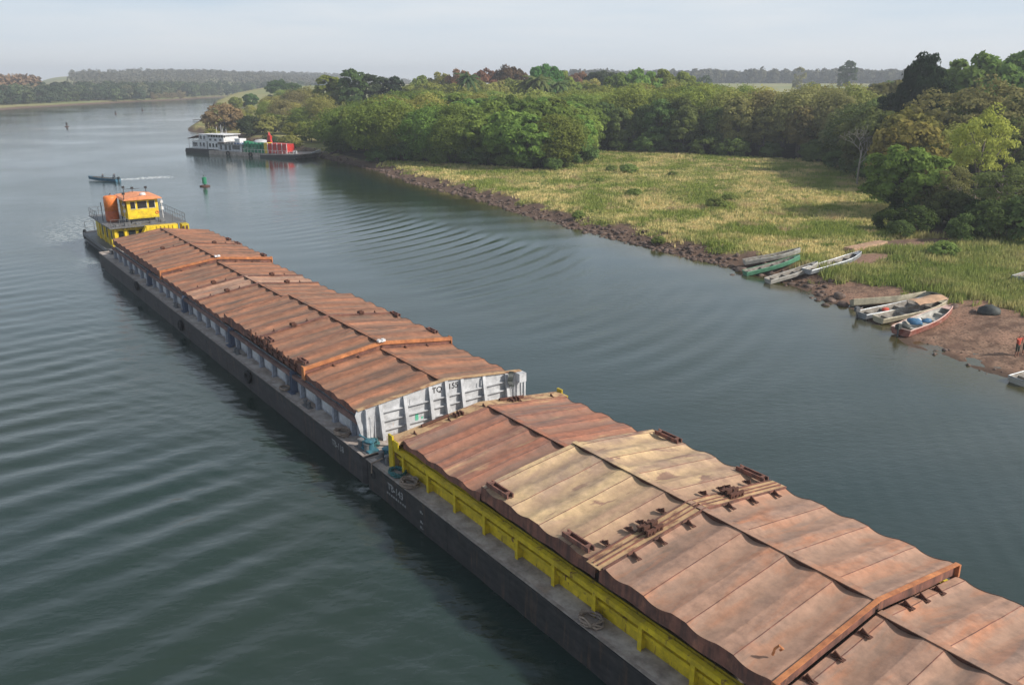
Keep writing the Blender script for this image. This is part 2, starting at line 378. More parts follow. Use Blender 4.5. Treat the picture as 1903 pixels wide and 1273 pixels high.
mud = mixc(rng(noise(.18, 3), .45, .6), mud, (.29, .175, .12)); mud = mixc(rng(noise(6, 8), .5, .66), mud, (.085, .055, .042))
wet = mixc(attr('wet'), mud, (.08, .052, .037)); wet = mixc(attr('stony'), wet, (.125, .082, .06))
gr = mixc(rng(noise(.12, 4), .42, .6), (.23, .22, .075), (.42, .33, .16))
gr = mixc(rng(noise(1.2, 6), .4, .65), gr, (.16, .18, .055))
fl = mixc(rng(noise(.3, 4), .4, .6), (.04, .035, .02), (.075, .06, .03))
far_f = mixc(rng(noise(.01, 4), .4, .6), (.19, .22, .085), (.28, .26, .12))
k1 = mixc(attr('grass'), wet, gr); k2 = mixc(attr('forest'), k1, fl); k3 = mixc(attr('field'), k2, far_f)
l(k3, b.inputs['Base Color'])
bp = n('ShaderNodeBump'); bp.inputs['Distance'].default_value = .12; bp.inputs['Strength'].default_value = .7; l(noise(2.5, 6), bp.inputs['Height']); l(bp.outputs[0], b.inputs['Normal'])
gme = npmesh('ground', np.stack([GX, GY, GZ], -1).reshape(-1, 3), FQ, 'ground', True)
U_ = GX * UX + GY * UY; V_ = GX * VX + GY * VY
bankw = 3.7 + 5.0 * sstep(48, 38, U_) + 4.5 * sstep(37, 29, U_) - 2.3 * sstep(180, 240, U_)
edge_n = (fbm(GX * .5, GY * .5, 4) - .45) * 6
grass = np.maximum(sstep(bankw - .6, bankw + 1.2, DR + edge_n), sstep(6, 16, DL))
# bare trodden earth on the right between the boats and under the trees
bare = np.zeros_like(GX)
def blob(px, py, rx, ry, ang=0):
    x, y = at(px, py, 1.5); dx = GX - x; dy = GY - y; ca, sa = math.cos(ang), math.sin(ang)
    a = (dx * ca + dy * sa) / rx; b2 = (-dx * sa + dy * ca) / ry
    return 1 - sstep(.7, 1.15, np.hypot(a, b2) + (fbm(GX * .6, GY * .6, 3) - .45) * .8)
for q in [(1600, 477, 5, 2.4, .5), (1690, 452, 7, 2.2, .3), (1840, 434, 12, 4.5, 0)]: bare = np.maximum(bare, blob(*q))
grass = grass * (1 - bare)
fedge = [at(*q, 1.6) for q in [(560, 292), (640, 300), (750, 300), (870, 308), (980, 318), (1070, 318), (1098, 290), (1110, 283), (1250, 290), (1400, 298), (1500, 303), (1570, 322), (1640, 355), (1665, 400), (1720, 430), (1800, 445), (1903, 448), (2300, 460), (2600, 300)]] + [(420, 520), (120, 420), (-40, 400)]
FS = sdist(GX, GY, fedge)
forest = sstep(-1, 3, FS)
def _unused(me, nm, arr):
    a = me.attributes.new(nm, 'FLOAT', 'POINT'); a.data.foreach_set('value', np.asarray(arr, dtype=np.float32).ravel())
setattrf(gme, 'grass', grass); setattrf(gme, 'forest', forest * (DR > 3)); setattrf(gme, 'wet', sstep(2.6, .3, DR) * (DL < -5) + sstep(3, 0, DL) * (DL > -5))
setattrf(gme, 'stony', sstep(46, 56, U_) * .8)
setattrf(gme, 'field', sstep(450, 700, RR) * (np.maximum(DR, DL) > 12))
ground = tag(link('ground', gme), kind='structure')

# ------------------------------------------------------------------ water
waz = np.radians(np.linspace(-56, 56, 760))
inv = np.linspace(1 / 13.0, 1 / 460.0, 1250); wr = np.concatenate([[4, 8], 1 / inv, [520, 620, 800, 1100, 1700, 2800]])
WR, WA = np.meshgrid(wr, waz, indexing='ij'); WX = WR * np.sin(WA); WY = WR * np.cos(WA)
wu = WX * UX + WY * UY; wv = WX * VX + WY * VY
dd = wv - VC
wob = (fbm(wu * .05, wv * .05, 3) - .45)
WZ = np.zeros_like(WX)
fade = 1 - sstep(140, 300, WR)
# transverse wake waves, left of the tow
lam = 2.65 + .006 * np.clip(wu, 0, 120)
phl = 2 * np.pi * (wu + .020 * np.clip(-dd - 10, -6, 30) ** 2 * (dd < 0) * .25 + 2.6 * wob + .5 * fbm(wu * .25, wv * .25, 2) + .9 * np.sin(wv * .12 + 1)) / 2.66
ampl = .062 * sstep(-7.5, -15, dd) * (1 - .70 * sstep(34, 80, wu)) * np.clip(-.45 + 2.9 * fbm(wu * .10 + 9, wv * .11, 3), .10, 1.25) * sstep(4, 22, wu)
WZ += ampl * np.sin(phl) * (dd < 0)
# right of the tow: crests bend away towards the bank
cr_ = wu - .0125 * np.clip(dd - 16, 0, 60) ** 2
phr = 2 * np.pi * (cr_ + 1.2 * wob) / 2.75
envr = sstep(14, 22, dd) * (1 - sstep(37, 44, dd + (wu - 60) * .02)) * (.35 + 1.0 * fbm(wu * .05 + 3, wv * .05, 2))
nearer = sstep(26, 40, cr_) * (1 - sstep(50, 66, cr_)); farther = sstep(58, 68, cr_) * (1 - .5 * sstep(95, 160, cr_))
WZ += (dd > 0) * envr * (.030 * nearer + .060 * farther) * np.sin(phr)
# divergent ripples running off the hull side
ph3 = 2 * np.pi * (wu * .42 + dd * .9 + 1.5 * wob) / 1.15
WZ += .0065 * np.sin(ph3) * sstep(-7, -8.5, dd) * (1 - sstep(-12, -17, dd)) * (dd < 0) * (1 - sstep(70, 110, WR)) * fbm(wu * .4, wv * .2, 2) * 2
ph4 = 2 * np.pi * (wu * .75 - dd * .65 + 1.5 * wob) / 1.3
WZ += .005 * np.sin(ph4) * sstep(10, 14, dd) * (1 - sstep(26, 36, dd)) * (1 - sstep(28, 44, wu)) * fbm(wu * .3, wv * .3, 2) * 2
WZ += (fbm(wu * .95 + wv * .3, wv * .6, 4) - .45) * .085 * sstep(4, 20, WR) * (1 - sstep(70, 150, WR)) * (dd < 0)
WZ += .012 * np.sin(2 * np.pi * (wu * .9 + wv * .25 + 3 * wob) / 6.5) * sstep(4, 20, WR)
WZ *= fade
# boils astern of the tug
stern = np.exp(-(((wu - 128) / 16) ** 2 + ((dd - 0) / 7) ** 2))
WZ += stern * .10 * (fbm(wu * .7, wv * .7, 3) - .45) * 2
n0, n1 = WX.shape; idx = np.arange(n0 * n1).reshape(n0, n1)
FQ = np.stack([idx[:-1, :-1], idx[:-1, 1:], idx[1:, 1:], idx[1:, :-1]], -1).reshape(-1, 4)[:, ::-1]
m, t = newmat('water'); n = t.nodes.new; l = t.links.new
o = n('ShaderNodeOutputMaterial'); b = n('ShaderNodeBsdfPrincipled'); l(b.outputs[0], o.inputs[0])
c = n('ShaderNodeTexCoord'); b.inputs['IOR'].default_value = 1.5; b.inputs['Roughness'].default_value = .07
deep = mixc(rng(noise(.03, 3), .4, .6), (.020, .034, .025), (.016, .034, .030))
shal = mixc(attr('shallow'), deep, (.050, .044, .013))
foamn = n('ShaderNodeMath'); foamn.operation = 'MULTIPLY'; l(attr('foam'), foamn.inputs[0]); l(rng(noise(1.6, 6), .42, .6), foamn.inputs[1])
l(mixc(foamn.outputs[0], shal, (.72, .75, .75)), b.inputs['Base Color']); l(rng(foamn.outputs[0], 0, 1, .07, .8), b.inputs['Roughness'])
mp1 = n('ShaderNodeMapping'); mp1.inputs['Rotation'].default_value = (0, 0, R(-35)); mp1.inputs['Scale'].default_value = (1, 2.0, 1); l(c.outputs['Object'], mp1.inputs[0])
x1 = n('ShaderNodeTexNoise'); x1.inputs['Scale'].default_value = .9; x1.inputs['Detail'].default_value = 6; x1.inputs['Roughness'].default_value = .55; l(mp1.outputs[0], x1.inputs[0])
pat = rng(noise(.02, 4), .38, .62, .15, .8)
hm_ = n('ShaderNodeMath'); hm_.operation = 'MULTIPLY'; x2 = n('ShaderNodeTexNoise'); x2.inputs['Scale'].default_value = 3.2; x2.inputs['Detail'].default_value = 5; x2.inputs['Roughness'].default_value = .6; l(mp1.outputs[0], x2.inputs[0])
ax2 = n('ShaderNodeMath'); ax2.operation = 'MULTIPLY_ADD'; ax2.inputs[1].default_value = .6; l(x2.outputs[0], ax2.inputs[0]); l(x1.outputs[0], ax2.inputs[2]); l(ax2.outputs[0], hm_.inputs[0]); l(pat, hm_.inputs[1])
ch = n('ShaderNodeMath'); ch.operation = 'MULTIPLY'; l(attr('chop'), ch.inputs[0]); l(noise(2.2, 5), ch.inputs[1])
ad = n('ShaderNodeMath'); ad.operation = 'ADD'; l(hm_.outputs[0], ad.inputs[0]); l(ch.outputs[0], ad.inputs[1])
bp = n('ShaderNodeBump'); bp.inputs['Distance'].default_value = .042; bp.inputs['Strength'].default_value = 1; l(ad.outputs[0], bp.inputs['Height']); l(bp.outputs[0], b.inputs['Normal'])
wme = npmesh('water', np.stack([WX, WY, WZ], -1).reshape(-1, 3), FQ, 'water', True)
_, wdr, wdl = height(WX, WY)
setattrf(wme, 'shallow', sstep(-8, -.5, wdr) * (wdl < -20) * .9)
foam = np.zeros_like(WX)
ax, ay = at(224, 334); bx, by = at(300, 330)
tt = np.clip(((WX - ax) * (bx - ax) + (WY - ay) * (by - ay)) / ((bx - ax) ** 2 + (by - ay) ** 2), 0, 1)
dw = np.hypot(WX - ax - tt * (bx - ax), WY - ay - tt * (by - ay)); foam = np.maximum(foam, 1.6 * sstep(1.3, .5, dw / (1.1 + tt * 1.6)) * (1 - tt * .4) * (tt > 0))
foam = np.maximum(foam, stern * .55)
foam = np.maximum(foam, .42 * np.exp(-((wu - 125) / 9) ** 2) * np.exp(-((dd + 6) / 3.5) ** 2))
foam = np.maximum(foam, .5 * np.exp(-((wu - 35.2) / .8) ** 2) * np.exp(-((dd + 6.3) / .5) ** 2))
foam = np.maximum(foam, .35 * np.exp(-((wu - 102) / 5) ** 2) * np.exp(-((dd + 6.6) / 1.2) ** 2))
setattrf(wme, 'foam', foam)
chop = stern * 2.2 + sstep(-6, -7.5, dd) * (1 - sstep(-9, -15, dd)) * (wu < 118) * (wu > 14) * .5 + np.exp(-((wu - 118) / 26) ** 2) * np.exp(-((dd + 10) / 8) ** 2) * .8
setattrf(wme, 'chop', chop)
water = tag(link('water', wme), kind='structure')
# ------------------------------------------------------------------ barges (local x = along the tow away from the camera, y = left)
RIDGE = {'hi': 4.28, 'lo': 3.88}
SLOPE = .128; EAVE = 5.12
def wave(x, x0, per):                         # 0 in the hollow .. 1 on the crest, steeper on one side
    t = ((x - x0) / per) % 1.0
    return 1 - math.sin(math.pi * (t / .66) ** 1.15) ** .9 if t < .655 else 1.0
def hatch_cover(parent, x0, x1, lev, m, skirtm, seed, label=None, nw=4, lugs_near=False, lugs_far=False, guides=()):
    """pitched corrugated cover from x0 to x1 (near to far)"""
    rnd = random.Random(seed); zr = RIDGE[lev]; per = (x1 - x0) / nw; g = .05
    NX = int((x1 - x0) * (13 if x1 < 36 else 8))
    xs = [x0 + g + (x1 - x0 - 2 * g) * i / NX for i in range(NX + 1)]
    ys = [0.09 + (EAVE - .09) * j / 20 for j in range(21)]
    amp = .125
    def zz(x, y, s):
        w = wave(x, x0 + .3, per)
        k = fbm(np.array([x * .6 + seed * 3.1]), np.array([y * .35 * s + seed]), 3)[0] - .45
        e = min(1, (x - x0) / .35, (x1 - x) / .35); e = max(e, 0)
        k2 = fbm(np.array([x * 2.3 + seed]), np.array([y * 1.4 * s + seed * 2]), 2)[0] - .37
        return zr - .02 - SLOPE * y - amp * (1 - w) * (.55 + .45 * e) + k * .10 + k2 * .035
    top = MB()
    for s in (1, -1):
        top.grid([[(x, s * y, zz(x, y, s)) for y in ys] for x in xs])
    c = top.build('hatch_cover', m, parent, smooth=False)
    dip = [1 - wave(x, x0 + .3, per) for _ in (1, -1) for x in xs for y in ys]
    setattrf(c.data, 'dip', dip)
    if label: c['label'] = label
    ws_ = MB(); k_ = 0
    while True:
        xa = x0 + .3 + (k_ + .66) * per - per; k_ += 1
        if xa > x1 - .1: break
        for xq in (xa,):
            if xq < x0 + .1 or xq > x1 - .12: continue
            for s in (1, -1): ws_.grid([[(xq + q, s * y, zz(xq + q, y, s) + h) for y in ys] for q, h in ((-.016, .0), (-.008, .008), (.008, .008), (.016, .0))])
    ws_.build('weld_seam', 'rust_skirt' if m != 'rust_rear' else m, c, fix=False)
    sk = MB()
    bot = 2.80
    for s in (1, -1):
        sk.grid([[(x, s * (EAVE + .003), zz(x, EAVE, s) + .02), (x, s * (EAVE + .02), bot + (.18 if lev == 'hi' else .06) + .03 * math.sin(x * 3))] for x in xs])
    for xe, d in ((x0 + g, -1), (x1 - g, 1)):   # end plates
        for s in (1, -1):
            dz = .42 if lev == 'hi' else .16
            sk.grid([[(xe + d * .004, s * y, zz(xe, y, s) + .015), (xe + d * .004, s * y, zz(xe, y, s) - dz)] for y in ys])
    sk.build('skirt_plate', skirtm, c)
    rp = MB(); rp.box(x0 + g, x1 - g, -.06, .06, zr - .34, zr + .0)
    rp.build('ridge_plate', 'rust_dark', c)
    rc = MB(); rc.box(x0 + g, x1 - g, -.13, .13, zr + .002, zr + .03)
    rc.build('ridge_cap', m, c)
    return c, zz
def lug_mesh():
    b = MB(); b.prism([(-.02, 0), (.36, 0), (.05, .19)], 'y', -.02, .02); b.box(-.05, .38, -.08, .10, -.02, .012)
    return b.mesh('lug', 'rust_dark')
def bracket_mesh():
    b = MB(); b.box(-.75, .75, -.03, .03, 0, .24); b.box(-.75, .75, .24, .30, 0, .24); b.box(-.7, .7, .03, .24, .0, .05)
    b.v = [(x, y, z * .8) for x, y, z in b.v]
    b.box(-.6, -.5, .03, .24, .05, .2); b.box(.5, .6, .03, .24, .05, .2)
    return b.mesh('guide_bracket', 'rust_skirt')
LUG = lug_mesh(); BRK = bracket_mesh()
def hinge_mesh():
    b = MB(); b.tube([(-.35, 0, .12), (.4, 0, .12)], .05); b.tube([(-.35, .18, .12), (.4, .18, .12)], .04); b.box(-.3, -.2, -.1, .3, 0, .25); b.box(.15, .25, -.1, .3, 0, .22); b.box(-.05, .02, -.06, .25, 0, .3)
    return b.mesh('hinge', 'rust_dark')
HNG = hinge_mesh()
def put(parent, name, me, x, y, z, rz=0, tilt=0, sc=None):
    o = link(name, me, parent, (x, y, z), 0, sc); o.rotation_euler = (tilt, 0, rz); return o
def roofz(lev, y): return RIDGE[lev] - SLOPE * abs(y)

def hull(parent, x0, x1, m, deck=1.55, half=6.0, mn='hull'):
    b = MB()
    prof = [(half, deck), (half, -.9), (half - .5, -1.6), (-half + .5, -1.6), (-half, -.9), (-half, deck)]
    n = len(prof); xs = [x0, x0 + .22, x1 - .22, x1]; ins = [.16, 0, 0, .16]
    for x, q in zip(xs, ins):
        for y, z in prof: b.v.append((x, y - math.copysign(q, y), z))
    for i in range(3):
        for k in range(n): b.f.append((i * n + k, (i + 1) * n + k, (i + 1) * n + (k + 1) % n, i * n + (k + 1) % n))
    b.f.append(tuple(range(n))); b.f.append(tuple(range(4 * n - 1, 3 * n - 1, -1)))
    # plating seams and rubbing strip
    for s in (1, -1):
        b.box(x0 + .3, x1 - .3, s * half, s * (half + .04), deck - .17, deck - .03)
        x = x0 + 3
        while x < x1 - 1: b.box(x, x + .03, s * half, s * (half + .012), -.2, deck - .18); x += 4.7
    return b.build(mn, m, parent)
def deckplate(parent, x0, x1, deck=1.55, half=6.0):
    b = MB(); b.box(x0 + .1, x1 - .1, -half + .12, half - .12, deck + .003, deck + .02)
    x = x0 + 2.2
    d = b.build('deck', 'deck_plate', parent)
    e = MB()
    for s in (1, -1): e.box(x0 + .05, x1 - .05, *sorted((s * (half - .12), s * (half + .015))), deck + .001, deck + .045)
    for xe in (x0 + .04, x1 - .16): e.box(xe, xe + .12, -half + .13, half - .13, deck + .021, deck + .05)
    e.build('gunwale', 'deck_edge', d)
    return d
def coaming(parent, x0, x1, style):
    front = style == 'yellow'
    mp_, mr_ = ('yellow_coaming', 'yellow_coaming') if front else ('panel_greyblue', 'rail_brown')
    b = MB()
    for s in (1, -1): b.box(x0, x1, *sorted((s * 4.98, s * 5.02)), 1.572, 2.74)
    c = b.build('coaming', mp_, parent)
    r = MB()
    for s in (1, -1):
        r.box(x0, x1, *sorted((s * 5.16, s * 5.38)), 2.70, 2.76); r.box(x0, x1, *sorted((s * 5.34, s * 5.38)), 2.55, 2.70)
    r.build('top_rail', mr_, c)
    if front:
        r = MB()
        for s in (1, -1): r.box(x0, x1, *sorted((s * 5.02, s * 5.19)), 2.21, 2.25); r.box(x0, x1, *sorted((s * 5.15, s * 5.19)), 2.10, 2.21)
        r.build('stiffener', mp_, c)
    else:
        pl = MB().box(0, 1.75, 5.02, 5.06, 1.72, 2.45).mesh('panel_plate', 'white_grey'); pl2 = MB().box(0, 1.75, -5.06, -5.02, 1.72, 2.45).mesh('panel_plate', 'white_grey')
        x = x0 + 1.26
        while x + 2 < x1: link('panel_plate', pl, c, (x, 0, 0)); link('panel_plate', pl2, c, (x, 0, 0)); x += 2.33
    b = MB()
    if front:
        b.prism([(5.02, 1.575), (5.30, 1.575), (5.33, 2.55), (5.02, 2.68)], 'x', -.02, .02); b.box(-.09, .09, 5.30, 5.33, 1.575, 2.545)
        pm = b.mesh('coaming_post', 'yellow_coaming')
    else:
        b.box(-.10, .10, 5.065, 5.30, 1.575, 2.69); b.box(-.16, .16, 5.03, 5.34, 1.573, 1.61)
        pm = b.mesh('coaming_post', 'bluegrey_post')
        q = MB(); q.box(-.15, .15, 5.065, 5.40, 1.575, 2.92); q.tube([(-.1, 5.5, 1.6), (-.1, 5.47, 2.9)], .035); q.box(-.4, .4, 5.3, 5.6, 1.574, 1.64)
        qm = q.mesh('tall_post', 'navy_post')
    pm2 = pm.copy(); pm2.transform(Matrix.Scale(-1, 4, (0, 1, 0))); pm2.flip_normals()
    x = x0 + .55 if front else x0 + 1.0; k = 0
    while x < x1 - .1:
        link('coaming_post', pm, c, (x, 0, 0)); link('coaming_post', pm2, c, (x, 0, 0))
        if not front and k in (3, 8, 13, 18): link('tall_post', qm, c, (x + 1.15, 0, 0))
        x += 2.33; k += 1
    return c
def bollard_mesh():
    b = MB()
    for dx in (-.32, .32): b.lathe([(.13, 0), (.13, .34), (.17, .36), (.17, .42), (.1, .44)], dx, 0, 12)
    b.box(-.6, .6, -.22, .22, 0.0, .03)
    return b.mesh('bollard', 'steel_grey', smooth=False)
BOL = bollard_mesh()
def tyre_mesh():
    b = MB(); b.torus((0, 0, 0), .34, .13, 'y'); return b.mesh('tyre_fender', 'rubber', True)
TYR = tyre_mesh()
def lugs_row(parent, x, lev, ys, flip=False, dz=0):
    for y in ys:
        put(parent, 'lug', LUG, x, y, roofz(lev, y) + dz, math.pi if flip else 0)

# ---- the nearer barge
fb = thing('cargo_barge', 'nearer cargo barge with yellow coaming and dusty pink and cream hatch covers', 'barge', (*uv(0, VC), 0), TOW_ROT, 'barges pushed in line')
hull(fb, -27, 35.55, 'hull_black')
fd = deckplate(fb, -27, 35.55)
fc = coaming(fb, -19.0, 33.75, 'yellow')
b = MB()                                        # end of the hold towards the other barge
b.prism([(-5.3, 1.575), (5.3, 1.575), (5.3, 3.12), (0, 3.72), (-5.3, 3.12)], 'x', 33.75, 33.85)
b.prism([(-5.34, 3.0), (-5.34, 3.16), (0, 3.78), (5.34, 3.16), (5.34, 3.0), (0, 3.62)], 'x', 33.12, 33.98)
ec = b.build('end_coaming', 'tan_dust', fb)
for s in (1, -1):
    b = MB(); b.box(33.6, 34.02, *sorted((s * 5.34, s * 5.44)), 1.58, 3.35); b.box(33.1, 34.0, *sorted((s * 5.345, s * 5.40)), 2.77, 3.15); b.build('corner_post', 'yellow_coaming', ec)
for y in (4.3, 2.3, .15, -2.2, -4.4): put(ec, 'lug', LUG, 33.45, y, 3.76 - .117 * abs(y), math.pi)
for y in (1.7, -1.9): put(ec, 'hinge', HNG, 33.5, y, 3.76 - .117 * abs(y), math.pi / 2, sc=.9)
b = MB()
for y in (2.9, -1.9):
    b = MB(); b.tube([(33.7, y - .8, 3.86 - .117 * abs(y - .8)), (33.7, y + .8, 3.86 - .117 * abs(y + .8))], .08); b.build('locking_bar', 'rust_dark', ec)
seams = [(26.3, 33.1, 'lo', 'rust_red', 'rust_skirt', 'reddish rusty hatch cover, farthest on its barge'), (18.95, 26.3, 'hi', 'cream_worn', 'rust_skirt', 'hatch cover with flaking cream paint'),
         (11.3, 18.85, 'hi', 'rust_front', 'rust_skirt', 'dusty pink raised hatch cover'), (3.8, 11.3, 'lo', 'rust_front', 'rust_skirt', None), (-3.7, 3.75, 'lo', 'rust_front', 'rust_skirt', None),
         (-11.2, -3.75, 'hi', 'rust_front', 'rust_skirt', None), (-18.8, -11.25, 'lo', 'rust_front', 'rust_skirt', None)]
FCV = []
for i, (a, bb, lv, m_, sm_, lab) in enumerate(seams):
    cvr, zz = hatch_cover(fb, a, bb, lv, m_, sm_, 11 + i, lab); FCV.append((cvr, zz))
A, B_, Cc, D = [q[0] for q in FCV[:4]]
# double seam between the two raised covers
b = MB()
for s in (1, -1):
    for x in (18.52, 18.80, 19.02, 19.30): b.add([(x, 0, 4.27), (x + .05, 0, 4.27), (x + .05, s * 5.2, 4.27 - SLOPE * 5.2), (x, s * 5.2, 4.27 - SLOPE * 5.2), (x, 0, 4.33), (x + .05, 0, 4.33), (x + .05, s * 5.2, 4.33 - SLOPE * 5.2), (x, s * 5.2, 4.33 - SLOPE * 5.2)],
         [(0, 1, 2, 3), (4, 7, 6, 5), (0, 4, 5, 1), (2, 6, 7, 3), (1, 5, 6, 2), (0, 3, 7, 4)])
b.build('seam_bar', 'rust_skirt', Cc)
b = MB()
for s in (1, -1):
    b.add([(18.6, s * .2, 4.25), (19.3, s * .2, 4.25), (19.3, s * 5.3, 4.25 - SLOPE * 5.3), (18.6, s * 5.3, 4.25 - SLOPE * 5.3), (18.6, s * .2, 4.28), (19.3, s * .2, 4.28), (19.3, s * 5.3, 4.28 - SLOPE * 5.3), (18.6, s * 5.3, 4.28 - SLOPE * 5.3)],
         [(0, 1, 2, 3), (4, 7, 6, 5), (0, 4, 5, 1), (2, 6, 7, 3), (1, 5, 6, 2), (0, 3, 7, 4)])
b.build('seam_strip', 'tan_dust', B_)
lugs_row(B_, 19.45, 'hi', (4.1, 2.9, 2.3, 1.2, -1.2, -2.3, -2.7, -4.0)); lugs_row(Cc, 18.4, 'hi', (3.9, 2.6, 1.1, -1.2, -2.6, -4.1), True)
for y in (2.55, -2.5, 2.15, -2.1): put(B_, 'hinge', HNG, 19.0, y, roofz('hi', y) + .02, 0)
lugs_row(D, 11.15, 'lo', (3.95, 2.6, 1.2, -1.25, -2.25, -3.3), True, dz=.0)
b = MB()
for s in (1, -1): b.add([(11.24, 0, 4.29), (11.40, 0, 4.29), (11.40, s * 5.2, 4.29 - SLOPE * 5.2), (11.24, s * 5.2, 4.29 - SLOPE * 5.2), (11.24, 0, 4.335), (11.40, 0, 4.335), (11.40, s * 5.2, 4.335 - SLOPE * 5.2), (11.24, s * 5.2, 4.335 - SLOPE * 5.2)],
         [(0, 1, 2, 3), (4, 7, 6, 5), (0, 4, 5, 1), (2, 6, 7, 3), (1, 5, 6, 2), (0, 3, 7, 4)])
b.box(11.2, 11.42, 5.08, 5.2, 2.9, 3.66); b.box(11.2, 11.42, -5.2, -5.08, 2.9, 3.66)
b.build('end_lip', 'rust_orange', Cc)
b = MB(); b.tube([(12.1, 4.25, 3.7), (12.05, 4.25, 3.95), (11.95, 4.2, 4.1), (11.85, 4.15, 4.02), (11.95, 4.12, 3.9)], .04); b.build('lifting_hook', 'rust_orange', Cc)
for x, y in ((25.3, 4.7), (20.3, 4.7), (25.0, -5.0), (20.1, -5.05)): put(B_, 'guide_bracket', BRK, x, y, roofz('hi', y) + .0, 0, 0)
# odds and ends on the near side deck
def coil(x, y, r, m, seed, parentloc, label, n=4):
    b = MB(); rnd = random.Random(seed)
    pts = []
    for i in range(n * 14):
        a = i * 2 * math.pi / 14; q = r * (.62 + .4 * rnd.random()); pts.append((q * math.cos(a), q * math.sin(a) * .8, .05 + .035 * (i // 14) + rnd.random() * .05))
    b.tube(pts, .045, 5)
    px, py = parentloc
    return tag(b.build(('rope_coil'), m, None, True), label, 'rope')
def ondeck(o, u, v, z=1.575, rz=0): o.location = (*uv(u, v), z); o.rotation_euler[2] = TOW_ROT + rz; return o
ondeck(coil(0, 0, .55, 'rope_teal', 3, (0, 0), 'teal rope coil on the deck beside the yellow coaming of the nearer barge'), 33.0, 17.22)
ondeck(coil(0, 0, .55, 'rope_pale', 4, (0, 0), 'pale rope heap on the side deck beside the first yellow post', 6), 31.6, 17.1)
ondeck(coil(0, 0, .5, 'rope_teal', 6, (0, 0), 'blue green rope piled on the deck at the corner of the farther barge', 6), 36.7, 17.7, 1.575)
ondeck(coil(0, 0, .55, 'rope_pale', 9, (0, 0), 'grey rope heap lying far along the side deck of the nearer barge beside the coaming', 5), 18.6, 17.15)
put(fb, 'bollard', BOL, 34.7, 5.35, 1.573); put(fb, 'bollard', BOL, 34.7, -5.3, 1.573)
b = MB(); b.torus((34.72, 6.0, 1.02), .17, .07, 'y', 14, 6); b.box(34.60, 34.84, 6.0, 6.03, .9, 1.14)
b.build('fairlead', 'rubber', fb)
b = MB(); b.tube([(34.8, 5.4, 1.7), (34.75, 6.05, 1.62), (34.72, 6.1, 1.1)], .04); b.build('mooring_line', 'rope_pale', fb)
def hull_text(parent, body, size, x, z, m='worn_white', name='hull_number', y=6.016):
    o = link(name, text_mesh(name, body, size, m), parent, (x, y, z)); o.rotation_euler = (R(90), 0, R(180)); return o
hull_text(fb, 'TB-143', .52, 32.4, 1.02)
b = MB(); 
for i in range(9): b.box(31.4 + i * .22, 31.4 + i * .22 + .13, 6.012, 6.018, .58, .68)
b.build('hull_lettering', 'worn_white', fb)
b = MB()
for i, z in enumerate((.95, .45, .15)): b.box(29.9, 30.05, 6.012, 6.018, z, z + .12); b.box(29.8, 29.86, 6.012, 6.018, z, z + .06)
b.build('draught_mark', 'worn_white', fb)

# ---- the farther barge
rb = thing('cargo_barge', 'farther cargo barge with rust orange hatch covers and a white ribbed end wall', 'barge', (*uv(0, VC), 0), TOW_ROT, 'barges pushed in line')
hull(rb, 35.75, 101.6, 'hull_grey'); deckplate(rb, 35.75, 101.6)
coaming(rb, 37.6, 97.6, 'grey')
seams = [(37.6, 45.0, 'lo', None), (45.0, 52.65, 'hi', None), (52.75, 60.1, 'hi', None), (60.1, 66.7, 'lo', None), (66.75, 70.2, 'lo', 'short greyer hatch cover'), (70.25, 77.6, 'lo', None),
         (77.6, 86.2, 'hi', None), (86.3, 97.4, 'hi', 'hatch cover next to the yellow pusher')]
RCV = []
for i, (a, bb, lv, lab) in enumerate(seams):
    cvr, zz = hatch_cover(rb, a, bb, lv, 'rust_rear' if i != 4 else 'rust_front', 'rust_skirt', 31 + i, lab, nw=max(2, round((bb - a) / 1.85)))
    RCV.append(cvr)
for x, cv, lv in ((52.7, RCV[1], 'hi'), (66.7, RCV[3], 'lo'), (70.2, RCV[4], 'lo'), (86.25, RCV[6], 'hi')):
    b = MB(); 
    for s in (1, -1): b.add([(x - .12, 0, RIDGE[lv] - .01), (x + .12, 0, RIDGE[lv] - .01), (x + .12, s * 5.2, RIDGE[lv] - .01 - SLOPE * 5.2), (x - .12, s * 5.2, RIDGE[lv] - .01 - SLOPE * 5.2), (x - .12, 0, RIDGE[lv] + .05), (x + .12, 0, RIDGE[lv] + .05), (x + .12, s * 5.2, RIDGE[lv] + .05 - SLOPE * 5.2), (x - .12, s * 5.2, RIDGE[lv] + .05 - SLOPE * 5.2)],
         [(0, 1, 2, 3), (4, 7, 6, 5), (0, 4, 5, 1), (2, 6, 7, 3), (1, 5, 6, 2), (0, 3, 7, 4)])
    b.build('seam_bar', 'rust_skirt', cv)
    for y in (2.6, -2.5): put(cv, 'hinge', HNG, x + .1, y, roofz(lv, y) + .03, 0, sc=.85)
    for y in (1.6, -3.6, 4.0): put(cv, 'lug', LUG, x + .3, y, roofz(lv, y), math.pi)
